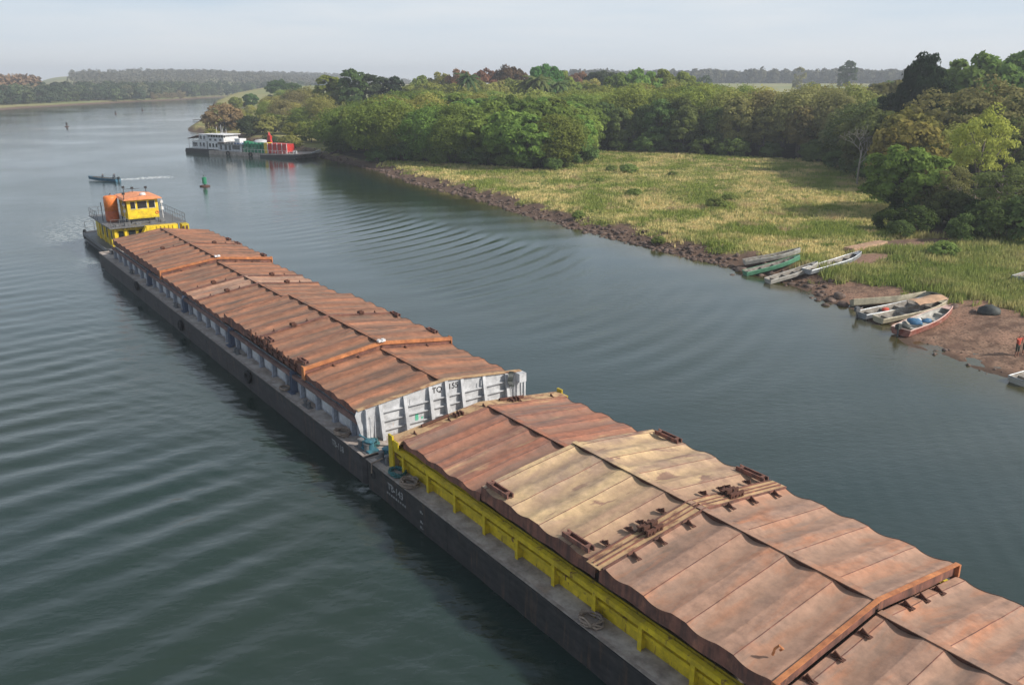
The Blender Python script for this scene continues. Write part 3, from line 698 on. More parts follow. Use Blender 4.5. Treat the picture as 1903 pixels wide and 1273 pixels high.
for x, cv in ((45.0, RCV[1]), (77.6, RCV[6])):
    b = MB()
    for s in (1, -1): b.add([(x - .03, 0, 4.1), (x + .13, 0, 4.1), (x + .13, s * 5.2, 4.1 - SLOPE * 5.2), (x - .03, s * 5.2, 4.1 - SLOPE * 5.2), (x - .03, 0, 4.32), (x + .13, 0, 4.32), (x + .13, s * 5.2, 4.32 - SLOPE * 5.2), (x - .03, s * 5.2, 4.32 - SLOPE * 5.2)],
         [(0, 1, 2, 3), (4, 7, 6, 5), (0, 4, 5, 1), (2, 6, 7, 3), (1, 5, 6, 2), (0, 3, 7, 4)])
    b.box(x - .05, x + .35, 5.15, 5.24, 2.85, 3.68); b.box(x - .05, x + .35, -5.24, -5.15, 2.85, 3.68)
    b.build('end_lip', 'rust_orange', cv)
    b = MB(); b.box(x - .16, x + .14, -.24, -.05, 4.33, 4.46); b.box(x - .16, x + .14, .05, .24, 4.33, 4.46); b.box(x - .2, x + .2, -.05, .05, 4.33, 4.40)
    b.build('ridge_marker', 'white_paint', cv)
    for y in (3.4, 1.7, -1.6, -3.2): put(RCV[0] if x < 50 else RCV[5], 'lug', LUG, x - .1, y, roofz('lo', y) + .02, math.pi, sc=.7)
for x, y, cv in ((46.0, 4.7, 1), (51.5, 4.75, 1), (47.0, -5.0, 1), (52.2, -5.0, 1), (79, -5.0, 6), (86.6, -5.0, 7), (89.5, -5, 7)): put(RCV[cv], 'guide_bracket', BRK, x, y, roofz('hi', y) + .0, sc=.8)
b = MB()                                          # clutter along the near eave
rnd = random.Random(4)
for i in range(9):
    x = 46.4 + i * .95; b.box(x, x + .09, 5.16, 5.24, 3.0, 3.75 + rnd.random() * .15)
b.tube([(46.2, 5.22, 3.35), (54.8, 5.22, 3.3)], .04)
b.build('eave_rail', 'rust_dark', RCV[1])
# ribbed white end wall
zt = lambda y: 3.98 - .106 * abs(y)
b = MB(); b.prism([(-5.25, 1.575), (5.1, 1.575), (5.4, 3.42), (0, 3.98), (-5.25, 3.42)], 'x', 37.42, 37.50)
bw = b.build('end_wall', 'white_grey', rb)
b = MB(); b.prism([(-5.3, 3.425), (-5.3, 3.48), (0, 4.04), (5.45, 3.48), (5.45, 3.425), (0, 3.985)], 'x', 37.30, 37.58); b.build('top_flange', 'tan_dust', bw)
for y in (4.15, 2.65, 1.05, 0.0, -1.05, -2.55, -4.15):
    b = MB(); zz_ = zt(y) - .02
    b.prism([(37.42, zz_), (37.30, zz_), (37.12, 2.6), (36.95, 1.577), (37.42, 1.577)], 'y', y - .02, y + .02)
    b.prism([(37.30, zz_), (37.26, zz_), (37.08, 2.6), (36.91, 1.577), (36.95, 1.577), (37.12, 2.6)], 'y', y - .10, y + .10)
    b.build('rib', 'white_grey', bw)
b = MB()
ys = [5.3, 4.15, 2.65, 1.05, 0.0, -1.05, -2.55, -4.15, -5.2]
for i in range(1, len(ys) - 2):
    for z in (1.98, 2.5, 3.02):
        b.box(37.24, 37.42, ys[i + 1] + .03, ys[i] - .03, z, z + .035)
b.build('stringer', 'white_grey', bw)
b = MB()
b.box(37.18, 37.42, 4.95, 5.05, 1.6, 3.44); b.build('edge_plate', 'white_grey', bw)
for pp in ([(37.2, 4.82, 1.7), (37.2, 4.82, 3.0), (37.2, 4.55, 3.05), (37.2, 4.55, 1.7)], [(37.2, -4.4, 2.0), (37.2, -4.4, 3.3)], [(37.2, -4.7, 2.0), (37.2, -4.7, 3.3)], [(37.2, -2.3, 3.2), (37.2, -2.3, 3.5)], [(37.2, 2.4, 3.1), (37.2, 2.4, 3.45)], [(37.2, -2.8, 1.9), (37.2, -2.8, 2.3)]):
    MB().tube(pp, .03).build('grab_rail', 'white_grey', bw)
b = MB(); b.box(36.9, 37.4, -5.35, -4.85, 2.9, 3.44); b.box(36.95, 37.05, -5.1, -5.0, 1.577, 2.9); b.box(36.95, 37.05, -5.34, -5.24, 1.577, 2.9); b.build('end_locker', 'white_grey', bw)
b = MB(); b.prism([(4.9, 1.58), (5.45, 3.44), (5.48, 3.44), (5.6, 3.2), (5.2, 1.58)], 'x', 37.36, 37.40); b.build('corner_gusset', 'white_grey', bw)
for body, y, z, sz in (('TQ', .53, 3.50, .46), ('155', -.54, 3.52, .46)):
    o = link('wall_lettering', text_mesh('wall_lettering', body, sz, 'black_paint'), bw, (37.414, y, z)); o.rotation_euler = (R(90), 0, R(-90))
b = MB(); b.box(37.405, 37.418, 1.78, 1.98, 2.03, 2.42); b.box(37.405, 37.418, 1.48, 1.60, 2.05, 2.16); b.build('green_stencil', 'green_mark', bw)
b = MB(); b.grid([[(37.0 + .05 * math.sin(j * 2), -4.1 - .12 * i - .05 * math.cos(j), 3.75 - .16 * j - .03 * i) for j in range(7)] for i in range(4)])
cl = tag(b.build('cloth', 'tarp_dark', None, fix=False), 'dark cloth hanging over the top right corner of the white end wall', 'cloth'); cl.location = (*uv(0, VC), 0); cl.rotation_euler = (0, 0, TOW_ROT)
hull_text(rb, 'TB-118', .50, 38.9, 1.02)
for u_, z_ in ((83.4, 1.28), (68.8, .8), (52.7, 1.02)): put(rb, 'tyre_fender', TYR, u_, 6.16, z_)
for x in (36.6, 44.0, 56.5, 72.0, 88.0, 99.8):
    put(rb, 'bollard', BOL, x, 5.55 if x < 99 else 5.0, 1.573, sc=.8 if x < 99 and x > 37 else 1.1)
b = MB(); b.box(-.5, .4, -.3, .3, 0, .12); b.lathe([(.2, .12), (.2, .5), (.3, .52), (.3, .58), (.12, .62)], -.1, 0, 14); b.tube([(-.1, 0, .55), (.5, .3, .75)], .04); b.box(.15, .45, -.25, .2, .12, .42)
w_ = b.build('winch', 'winch_blue', rb); w_.location = (36.35, 5.35, 1.575)
b = MB(); b.box(-.7, .3, -.25, .25, 0, .1); b.lathe([(.24, .1), (.24, .45), (.3, .5), (.14, .55)], -.2, 0, 14)
w2 = b.build('winch', 'winch_blue', fb); w2.location = (35.2, 5.0, 1.575)
b = MB(); b.tube([(36.3, 5.0, 1.75), (35.6, 3.9, 1.66), (34.9, 2.6, 1.64), (34.2, 1.2, 1.62)], .035)
tag(b.build('tow_cable', 'black_paint'), 'thin dark cable lying across the deck joint between the two barges', 'cable'); o = C.objects['tow_cable']; o.location = (*uv(0, VC), 0); o.rotation_euler = (0, 0, TOW_ROT)
ondeck(coil(0, 0, .6, 'rope_pale', 14, (0, 0), 'brown heap of old rope on the deck at the foot of the white end wall', 5), 39.0, 17.15)
ondeck(coil(0, 0, .45, 'rope_pale', 24, (0, 0), 'small rope ring midway along the side deck of the farther barge', 3), 47.5, 17.2)

# ---- the pusher
tg = thing('pusher_boat', 'yellow pusher tug with orange wheelhouse roof and orange tank behind the barges', 'boat', (*uv(0, VC), 0), TOW_ROT)
Y = lambda v: VC - v
b = MB()
prof = lambda h, z0, z1: [(h, z1), (h, z0 + .3), (h - .8, z0 - .9), (-h + .8, z0 - .9), (-h, z0 + .3), (-h, z1)]
xs = [(101.9, 4.3), (102.6, 4.6), (117.5, 4.6), (119.2, 4.3), (120.2, 3.7)]
for x, h in xs:
    for y, z in prof(h, 0, 1.15): b.v.append((x, y, z))
for i in range(len(xs) - 1):
    for k in range(6): b.f.append((i * 6 + k, (i + 1) * 6 + k, (i + 1) * 6 + (k + 1) % 6, i * 6 + (k + 1) % 6))
b.f.append(tuple(range(6))); b.f.append(tuple(range(len(xs) * 6 - 1, len(xs) * 6 - 7, -1)))
h_ = b.build('hull', 'hull_grey', tg)
b = MB()
for s in (1, -1): b.box(102.2, 118.2, *sorted((s * 4.58, s * 4.72)), .95, 1.32); b.box(102.2, 118.0, *sorted((s * 4.6, s * 4.68)), .45, .55)
b.build('rubbing_strake', 'steel_grey', h_)
for x in (119.9,): put(tg, 'tyre_fender', TYR, x, 4.25, .75, sc=1.5)
b = MB(); b.box(102.1, 118.4, -4.5, 4.5, 1.152, 1.17); b.build('main_deck', 'steel_grey', tg)
b = MB(); b.box(104.6, 115.6, -3.7, 3.5, 1.172, 3.6)
ho = b.build('deck_house', 'yellow_coaming', tg)
for x in (105.2, 107.6, 110.2, 113.0): MB().box(x, x + .3, 3.5, 3.62, 1.18, 3.58).build('house_rib', 'yellow_bright', ho)
for y in (3.3, 2.2, -.2, -3.5): MB().box(104.46, 104.6, y, y + .25, 1.18, 3.58).build('house_rib', 'yellow_bright', ho)
for y0, y1 in ((1.2, 2.0), (.15, .85), (2.55, 3.1)):
    b = MB(); b.box(104.58, 104.595, y0, y1, 2.2, 3.2); b.build('window', 'glass_dark', ho)
for x in (106.0, 108.6, 111.2):
    b = MB(); b.box(x, x + .8, 3.502, 3.52, 1.9, 3.1); b.build('doorway', 'tarp_dark', ho)
b = MB(); b.box(103.9, 116.0, -4.5, 4.1, 3.62, 3.74)
ud = b.build('upper_deck', 'steel_grey', tg)
b = MB(); b.box(102.9, 103.8, -3.2, .3, 2.0, 3.7); b.prism([(-0.2, 2.0), (1.4, 2.0), (.3, 3.72), (-.2, 3.72)], 'x', 102.95, 103.78)
for i in range(5): b.box(102.8, 102.9, -.9 - i * .45, -.82 - i * .45, 2.1, 3.65)
b.build('push_knee', 'yellow_bright', tg)
MB().box(102.9, 104.0, -4.5, -3.7, 1.2, 3.6).build('corner_column', 'yellow_coaming', tg); MB().box(102.9, 103.2, 3.6, 4.2, 1.2, 2.6).build('corner_column', 'yellow_coaming', tg)
for y in (-4.35, -3.95):
    b = MB(); b.box(102.86, 102.895, y, y + .25, 2.7, 3.4); b.build('vent', 'rust_dark', tg)
# railings
def railing(pts, z0, h=1.0, step=1.1, m='steel_grey', parent=None, name='railing'):
    b = MB()
    for (xa, ya), (xb, yb) in zip(pts[:-1], pts[1:]):
        d = math.hypot(xb - xa, yb - ya); k = max(1, round(d / step))
        for i in range(k + 1):
            x = xa + (xb - xa) * i / k; y = ya + (yb - ya) * i / k; b.tube([(x, y, z0), (x, y, z0 + h)], .03, 5)
        for q in (h, h * .5): b.tube([(xa, ya, z0 + q), (xb, yb, z0 + q)], .024, 5)
    return b.build(name, m, parent)
railing([(104.0, -3.0), (104.0, -4.4), (115.9, -4.4), (115.9, 4.0), (111.2, 4.0)], 3.74, parent=ud)
railing([(104.0, 3.9), (104.0, 2.0)], 3.74, .9, parent=ud)
railing([(118.2, 4.4), (118.2, -4.4)], 1.17, 1.5, parent=tg)
# wheelhouse on short legs
wx0, wx1, wy0, wy1 = 106.0, 110.0, Y(24.75), Y(21.25)
b = MB(); b.box(wx0, wx1, wy0, wy1, 4.25, 5.45)
for x0_, x1_, y0_, y1_ in [(wx0, wx0 + .14, wy0, wy0 + .38), (wx0, wx0 + .14, wy0 + 1.05, wy0 + 1.3), (wx0, wx0 + .14, wy0 + 2.35, wy0 + 2.6), (wx0, wx0 + .14, wy1 - .38, wy1), (wx1 - .14, wx1, wy0, wy0 + .3), (wx1 - .14, wx1, wy1 - .3, wy1),
        (wx0 + .14, wx0 + .4, wy1 - .12, wy1), (wx0 + 1.6, wx0 + 1.8, wy1 - .12, wy1), (wx1 - 1.2, wx1 - .9, wy1 - .12, wy1), (wx0 + .14, wx0 + .4, wy0, wy0 + .12), (wx0 + 2, wx0 + 2.2, wy0, wy0 + .12)]:
    b.box(x0_, x1_, y0_, y1_, 5.452, 6.3)
b.box(wx0, wx1, wy0, wy1, 6.302, 6.5)
wh = b.build('wheelhouse', 'yellow_bright', tg)
b = MB(); b.box(wx0 - .03, wx0 - .005, wy0 + .1, wy1 - .1, 4.26, 4.45); b.build('wheelhouse_ledge', 'yellow_coaming', wh)
for y0, y1 in ((wy0 + .38, wy0 + 1.05), (wy0 + 1.3, wy0 + 2.35), (wy0 + 2.6, wy1 - .38)):
    b = MB(); b.box(wx0 + .05, wx0 + .07, y0, y1, 5.46, 6.29); b.build('window', 'glass_dark', wh)
for x0_, x1_ in ((wx0 + .4, wx0 + 1.6), (wx0 + 1.8, wx1 - 1.2)):
    b = MB(); b.box(x0_, x1_, wy1 - .08, wy1 - .06, 5.46, 6.29); b.build('window', 'glass_dark', wh)
b = MB(); b.box(wx0 + .8, wx1 - .5, wy0 + .5, wy1 - .5, 5.46, 6.0); b.build('cabin_interior', 'tarp_dark', wh)
b = MB(); b.prism([(wy0 - .45, 6.52), (wy1 + .45, 6.52), (wy1 + .25, 6.72), (Y(23), 6.95), (wy0 - .25, 6.72)], 'x', wx0 - .55, wx1 + .9)
rf = b.build('roof', 'orange_roof', wh)
b = MB(); b.lathe([(.32, 0), (.36, .12), (.3, .28), (.1, .34)], 0, 0, 16); o = b.build('radar_dome', 'white_paint', rf, True); o.location = (wx0 + .2, Y(23.2), 6.93)
b = MB()
for x, y, h in ((wx1 + .5, Y(22.0), .7), (wx1, Y(22.9), .6), (wx1 + .6, Y(24.6), .5), (wx0 - .4, wy1 + .3, .5)):
    b.tube([(x, y, 6.7), (x, y, 6.8 + h)], .04); b.box(x - .14, x + .14, y - .14, y + .14, 6.75 + h, 6.98 + h)
b.tube([(wx1 + .5, Y(22.0), 7.3), (wx1 + .3, Y(23.8), 7.3)], .03)
b.build('mast', 'black_paint', rf)
for y, s in ((wy1 + .35, 1), (wy0 - .45, -1)):
    b = MB(); b.box(wx0 - .1, wx0 + .25, y - .12, y + .12, 5.1, 5.45); b.tube([(wx0 + .1, y, 4.1), (wx0 + .1, y, 6.4)], .04); b.box(wx0, wx0 + .3, y - .15, y + .15, 5.9, 6.2)
    b.build('lamp_post', 'white_paint' if s < 0 else 'steel_grey', wh)
b = MB()
for x in (wx0 + .1, wx0 + 1.9, wx1 - .1):
    for y in (wy0 + .1, wy1 - .1): b.tube([(x, y, 3.742), (x, y, 4.248)], .07)
b.box(wx0 + .4, wx1 - .4, wy0 + .4, wy1 - .4, 3.742, 4.2)
b.build('wheelhouse_legs', 'steel_grey', wh)
for y_ in (wy0 + .2, wy1 - .2):
    b = MB(); b.torus((wx0 - .06, y_, 4.85), .16, .045, 'x', 14, 6)
    if y_ < Y(23): b.build('lifebuoy', 'orange_paint', wh)
for y0, y1 in ((wy0 + .38, wy0 + 1.05), (wy0 + 1.3, wy0 + 2.35), (wy0 + 2.6, wy1 - .38)):
    b = MB(); b.box(wx0 - .03, wx0, y0 - .05, y1 + .05, 5.41, 5.45); b.box(wx0 - .03, wx0, y0 - .05, y0, 5.46, 6.28); b.build('window_frame', 'white_grey', wh)
b = MB(); b.lathe([(.70, 3.742), (.76, 3.9), (.76, 5.0)], 109.6, Y(20.2), 24); tk = b.build('tank', 'orange_low', tg, False)
b = MB(); b.lathe([(.76, 5.002), (.76, 6.6), (.66, 6.75), (.2, 6.82)], 109.6, Y(20.2), 24); b.build('tank_top', 'orange_paint', tk, True)
b = MB(); b.tube([(109.8, Y(20.3), 6.8), (109.8, Y(20.3), 7.0), (109.3, Y(20.3), 7.05)], .07); b.tube([(110.2, Y(19.2), 3.75), (110.2, Y(19.2), 6.0)], .05); b.build('tank_pipe', 'steel_grey', tk)
b = MB()
for x, y, s_ in ((104.6, 1.6, .5), (105.0, .4, .4), (104.8, -1.2, .45), (105.2, -2.4, .4), (104.5, 3.0, .35)): MB().box(x, x + s_, y, y + s_ * 1.3, 3.742, 3.742 + s_ * .7).build('deck_box', 'steel_grey', tg)
b = MB(); b.box(102.6, 103.5, 3.0, 4.0, 1.172, 1.75); b.lathe([(.25, 1.172), (.25, 1.7), (.35, 1.75)], 103.9, 4.0, 10); b.build('winch', 'steel_grey', tg)

# ---- moored white workboat with its deck barge
p0 = at(346, 284); p1 = at(548, 296); ang = math.atan2(p1[1] - p0[1], p1[0] - p0[0])
ws = thing('work_boat', 'white work boat with green, yellow and red deck gear, moored by the bank', 'boat', (*p0, 0), ang)
def bx(name, m, x0, x1, y0, y1, z0, z1, parent=ws, lab=None):
    o = MB().box(x0, x1, y0, y1, z0, z1).build(name, m, parent)
    if lab: o['label'] = lab
    return o
ws['note'] = ''
del ws['note']
b = MB(); b.prism([(0.2, -.5), (9.8, -.5), (9.8, 1.25), (0, 1.25), (-.3, .4)], 'y', 0, 7.4); b.build('hull', 'hull_black', ws)
b = MB(); b.prism([(10.0, -.5), (41.5, -.5), (45.2, 1.3), (45.0, 1.45), (34, 1.0), (10.0, 1.0)], 'y', -.4, 8.2); b.build('hull', 'deck_plate', ws)
b = MB(); b.prism([(30, -.2), (41.8, -.2), (44.9, 1.12), (34, .72), (30, .55)], 'y', -.46, -.402); b.build('bow_plate', 'hull_black', ws)
for x in (17.8, 26.5): put(ws, 'tyre_fender', TYR, x, -.55, .5, sc=1.6)
bx('doorway', 'tarp_dark', 8.02, 8.68, 1.0, 6.0, 1.27, 3.3)
for x_ in (9.3, 10.6, 11.9): bx('window', 'tarp_dark', x_, x_ + .7, .57, .595, 1.9, 2.9)
for x_ in (9.2, 11.2, 13.2): bx('window', 'steel_grey', x_, x_ + .9, .87, .895, 3.6, 4.2)
bx('awning', 'deck_edge', 12.9, 15.9, .3, 1.2, 3.3, 3.38)
cabin = bx('cabin', 'white_paint', 2.0, 8.0, .8, 6.5, 1.26, 3.3)
for x0, x1 in ((2.4, 4.2), (5.2, 5.9), (6.5, 7.3)): bx('window', 'glass_dark', x0, x1, .77, .795, 1.9, 3.0, cabin)
up = bx('upper_cabin', 'white_paint', 4.6, 8.0, 1.2, 6.2, 3.32, 5.3)
for x0, x1 in ((5.1, 5.8), (6.5, 7.3)): bx('window', 'steel_grey', x0, x1, 1.17, 1.195, 3.9, 4.9, up)
b = MB(); b.prism([(.4, 3.9), (4.9, 4.9), (4.9, 5.05), (.4, 4.05)], 'y', .6, 6.6); b.tube([(.8, .8, 1.25), (.8, .8, 4.0)], .05); b.tube([(2.6, .8, 3.3), (2.6, .8, 4.4)], .05)
b.build('canopy', 'rail_brown', ws)
wh2 = bx('wheelhouse', 'white_paint', 8.5, 15.0, .9, 6.4, 3.4, 4.55)
bx('lower_house', 'white_paint', 8.7, 13.0, .6, 6.6, 1.27, 3.38)
b = MB()
for x in np.linspace(8.5, 14.8, 7): b.box(x, x + .18, .9, 1.02, 4.552, 5.25)
b.box(8.5, 14.9, 1.6, 6.3, 4.552, 5.25); b.build('window_post', 'white_paint', wh2)
bx('window', 'tarp_dark', 8.7, 14.8, 1.45, 1.58, 4.56, 5.24, wh2)
b = MB(); b.box(8.1, 15.6, .4, 6.8, 5.27, 5.42); b.build('roof', 'white_paint', wh2)
b = MB()
for x, h in ((10.2, 7.4), (12.0, 8.0), (12.6, 7.0), (14.0, 6.8)): b.tube([(x, 3, 5.4), (x, 3, h)], .05)
b.tube([(11.2, 3, 7.3), (12.8, 3, 7.3)], .05); b.build('mast', 'white_paint', wh2)
dh = bx('deck_house', 'white_grey', 13.1, 22.0, .5, 7.2, 1.02, 2.85)
for x0, x1 in ((13.8, 14.5), (15.6, 16.5), (17.2, 18.0), (18.6, 21.5)): bx('window', 'glass_dark', x0, x1, .47, .495, 1.3 if x1 < 20 else 1.6, 2.7, dh)
b = MB(); b.box(12.9, 23.0, .1, 7.6, 2.87, 3.0); b.build('roof', 'steel_grey', dh)
bx('roof_locker', 'steel_grey', 15.8, 18.8, 1.0, 3.0, 3.02, 3.5); bx('water_tank', 'white_paint', 19.2, 21.2, 1.0, 3.4, 3.4, 4.5); bx('water_tank_base', 'blue_paint', 19.2, 21.6, .9, 3.4, 3.02, 3.38)
b = MB(); b.lathe([(2.2, 3.3), (2.1, 3.7), (1.4, 4.1), (.3, 4.3)], 25.0, 5.2, 20); b.build('pale_dome', 'white_grey', ws, True)
b = MB()
rnd = random.Random(8)
for i in range(6): x = 22.9 + i * 1.35; b.box(x, x + 1.1, .4, 2.4, 1.02, 2.0 + rnd.random() * .3); b.box(x + .1, x + .95, .6, 2.2, 2.35, 3.5 + rnd.random() * .5)
b.tube([(22.8, .3, 2.2), (30.6, .3, 2.2)], .1); b.tube([(22.8, .3, 3.3), (30.6, .3, 3.3)], .1)
b.build('green_machinery', 'green_paint', ws)
bx('yellow_frame', 'yellow_bright', 31.0, 32.1, .3, 2.4, 1.02, 3.8)
b = MB()
for i in range(4): x = 32.4 + i * 1.75; b.box(x, x + 1.45, .4, 3.4, 1.5, 3.7)
b.tube([(29.8, 3, 3.5), (30.6, 3, 6.2), (31.2, 3, 3.7)], .35, 6); b.box(30.2, 31.2, 2.6, 3.4, 4.8, 5.6); b.box(32.3, 39.2, .35, .4, 1.1, 1.45)
b.build('red_container', 'red_paint', ws)
b = MB()
for i in range(5): x = 32.25 + i * 1.75; b.box(x, x + .12, .25, .38, 1.02, 3.9)
for i in range(16): x = 22.6 + i * 1.3; b.tube([(x, -.25, 1.02), (x, -.25, 1.95)], .05)
b.tube([(22.6, -.25, 1.95), (42, -.25, 1.95)], .04); b.box(22.3, 22.5, .2, .4, 1.02, 3.4)
b.build('railing', 'white_paint', ws)
b = MB()
for x in (41.6, 42.5): b.lathe([(.22, 1.2), (.22, 2.1), (.3, 2.15)], x, .5, 10)
b.build('bollard', 'white_grey', ws)
railing([(.3, .3), (8.2, .3)], 1.26, 1.0, 1.0, 'white_paint', ws); railing([(4.6, 1.0), (8.3, 1.0)], 3.32, .9, .9, 'white_paint', ws); railing([(15.8, .4), (22.8, .4)], 3.0, .8, 1.1, 'white_paint', ws)
# gangway to the bank
q0 = at(558, 293, .3); q1 = at(594, 279, 2.2)
b = MB(); 
for s in (-.28, .28): b.tube([(q0[0] + s, q0[1] + s, .15), (q1[0] + s, q1[1] + s, 2.1)], .13, 5)
for i in range(16):
    k = i / 15; b.tube([(q0[0] + (q1[0] - q0[0]) * k - .3, q0[1] + (q1[1] - q0[1]) * k - .3, .2 + 1.95 * k), (q0[0] + (q1[0] - q0[0]) * k + .3, q0[1] + (q1[1] - q0[1]) * k + .3, .2 + 1.95 * k)], .07, 4)
tag(b.build('gangway', 'white_grey'), 'narrow pale gangway sloping from the water up the dark bank beside the work boat', 'gangway')

# ---- open boats
def boat_mesh(Lb, Bb, D, bow=1.9, outer=True, t=.05, blunt=.25, rake=.7, rise=.30):
    n = 22; secs = []
    for i in range(n + 1):
        x = Lb * i / n; k = max(0, (x - (Lb - bow * 1.6)) / (bow * 1.6)); w = Bb / 2 * (1 - (1 - blunt) * k ** 2.2) * (.9 + .1 * min(1, x / (Lb * .3)))
        zb = 0.02 + rise * .9 * k ** 2; zt_ = D + rise * k ** 1.6
        secs.append((x + rake * k * .3, w, zb, zt_))
    P = []
    for x, w, zb, zt_ in secs:
        if outer: pr = [(-w, zt_), (-w - .03, zt_ - .03), (-w * .86, zb + .06), (-w * .7, zb), (w * .7, zb), (w * .86, zb + .06), (w + .03, zt_ - .03), (w, zt_)]
        else: pr = [(-w + t, zt_ - .01), (-w * .84 + t, zb + .1), (-w * .65, zb + .06), (w * .65, zb + .06), (w * .84 - t, zb + .1), (w - t, zt_ - .01)]
        P.append([(x, y, z) for y, z in pr])
    b = MB(); b.grid(P); m_ = len(P[0])
    if outer:
        b.f.append(tuple(range(m_))); b.f.append(tuple(range(len(b.v) - 1, len(b.v) - 1 - m_, -1)))
    else:
        b.f.append(tuple(range(m_))); b.f.append(tuple(range(len(b.v) - 1, len(b.v) - 1 - m_, -1)))
    return b, secs
def open_boat(label, p, q, z, mo, mi, mr, Bb=1.35, D=.5, seats=(.15, .38, .6, .8), pitch=.0, roll=0, bow=1.9, extra=None, name='fishing_boat', dark=True, group='open boats pulled up on the bank', rise=.30):
    Lb = math.hypot(q[0] - p[0], q[1] - p[1])
    if group:
        zs = [max(-.12, hgt(p[0] + (q[0] - p[0]) * k, p[1] + (q[1] - p[1]) * k)) for k in (0, .25, .5, .75, 1)]
        pitch = -math.atan2(zs[4] - zs[0], Lb); z = zs[0] + max(0, *[zs[i] - (zs[0] + (zs[4] - zs[0]) * i / 4) for i in range(5)]) + .03
    root = thing(name, label, 'boat', (*p, z), math.atan2(q[1] - p[1], q[0] - p[0]), group)
    root.rotation_euler = (roll, pitch, root.rotation_euler[2]); bpy.context.view_layer.update()
    b, secs = boat_mesh(Lb, Bb, D, bow, rise=rise); b.build('hull', mo, root, smooth=False)
    b, _ = boat_mesh(Lb, Bb, D, bow, outer=False, rise=rise); b.v = [(x * .985 + .03, y, zz_ + .002) for x, y, zz_ in b.v]; inn = b.build('inner_hull', mi, root, fix=False)
    b = MB()
    for s in (1, -1): b.tube([(x, s * (w - .01), zt_ + .01) for x, w, zb, zt_ in secs], .035, 5)
    b.tube([(secs[-1][0], -secs[-1][1], secs[-1][3] + .01), (secs[-1][0], secs[-1][1], secs[-1][3] + .01)], .04, 5); b.tube([(secs[0][0], -secs[0][1], secs[0][3] + .01), (secs[0][0], secs[0][1], secs[0][3] + .01)], .04, 5)
    b.build('gunwale', mr, root)
    for sfr in seats:
        x = Lb * sfr; i = min(22, int(sfr * 22)); w = secs[i][1] - .06; zb = secs[i][2]
        b = MB(); b.box(x - .16, x + .16, -w, w, zb + .30, zb + .335); b.box(x - .14, x - .10, -w * .9, w * .9, zb + .07, zb + .298); b.build('seat', mi, root)
    x = secs[-3][0]; w = secs[-3][1]
    b = MB(); b.add([(secs[-3][0], -secs[-3][1] + .04, secs[-3][3] - .03), (secs[-3][0], secs[-3][1] - .04, secs[-3][3] - .03), (secs[-1][0] - .02, secs[-1][1] - .03, secs[-1][3] - .02), (secs[-1][0] - .02, -secs[-1][1] + .03, secs[-1][3] - .02)], [(0, 1, 2, 3)])
    b.build('bow_deck', mr, root, fix=False)
    return root, Lb, secs
def outboard(root, y=0, m='tarp_dark', x=-.18):
    b = MB(); b.box(x - .22, x + .2, y - .16, y + .16, .62, .98); b.box(x - .17, x + .12, y - .12, y + .12, .98, 1.05)
    o = b.build('outboard_motor', m, root)
    b = MB(); b.box(x - .08, x + .05, y - .05, y + .05, -.25, .618); b.tube([(x + .2, y, .8), (x + .65, y + .1, .85)], .03); b.box(x - .28, x + .06, y - .02, y + .02, -.3, -.1); b.build('motor_leg', 'steel_grey', o)
    return o
def gz(p): return max(.0, hgt(*p))
def P5(x, y, z=.5):
    px, py = 1340 + x / 3.38, 420 + y / 3.38; z = .5
    for _ in range(6): q = at(px, py, z + .15); z = z * .4 + max(0, hgt(*q)) * .6
    return q
bk0, _, _ = open_boat('slim pale grey open boat lying just behind the green one on the bank', P5(145, 258), P5(490, 198), .35, 'boat_white', 'boat_inner', 'boat_white', 1.25, seats=(.12, .35, .6, .8), pitch=-.03)
bk1, _, _ = open_boat('green open boat with pale inside at the edge of the grass', P5(152, 300), P5(492, 225), .1, 'boat_green', 'boat_inner', 'boat_green', 1.35, seats=(.1, .35, .58, .8), pitch=-.035)
open_boat('dirty white open boat, square stern at the water, between green and silver boats', P5(295, 350), P5(600, 265), .1, 'boat_white', 'boat_inner', 'boat_white', 1.3, pitch=-.035)
open_boat('silver grey open boat beside the white one, bow in the grass', P5(535, 318), P5(862, 222), .35, 'boat_alu', 'boat_inner', 'boat_alu', 1.4, pitch=-.035)
open_boat('cream open boat, hindmost of the cluster on the red beach, tilted to show its inside', P5(825, 497, .4), P5(1275, 466, .9), .3, 'boat_cream', 'boat_cream', 'boat_cream', 1.35, D=.6, pitch=-.03, roll=R(-20), seats=(.15, .38, .6, .8))
r1, _, _ = open_boat('grey open boat with an outboard motor in the middle of the beach cluster', P5(880, 570, .2), P5(1290, 492, .8), .05, 'boat_alu', 'boat_inner', 'boat_alu', 1.5, pitch=-.035)
outboard(r1, .3, 'steel_grey')
r2, _, _ = open_boat('worn cream boat with a tan awning over its middle, beside the red boat', P5(985, 600, .2), P5(1400, 510, .8), .05, 'boat_cream', 'boat_inner', 'boat_cream', 1.5, pitch=-.035)
aw = MB()
aw.grid([[(3.6 + 3.1 * i / 6, -.85 + 1.7 * j / 6, 1.15 + .22 * math.sin(math.pi * j / 6) + .05 * math.sin(i * 1.7)) for j in range(7)] for i in range(7)])
a_ = aw.build('awning', 'tarp_tan', r2, True, fix=False)
b = MB()
for x in (3.65, 6.65):
    for y in (-.7, .7): b.tube([(x, y, .35), (x, y, 1.2)], .03, 5)
b.build('awning_pole', 'steel_grey', a_)
rr_, Lr, _ = open_boat('red hulled boat with pale pink rim and blue gear, nearest the water', P5(1125, 680, .25), P5(1425, 560, .7), .0, 'boat_red', 'boat_white', 'boat_rim_pink', 1.9, D=.62, pitch=-.03, seats=(.2, .62, .85), bow=2.6)
outboard(rr_, .1)
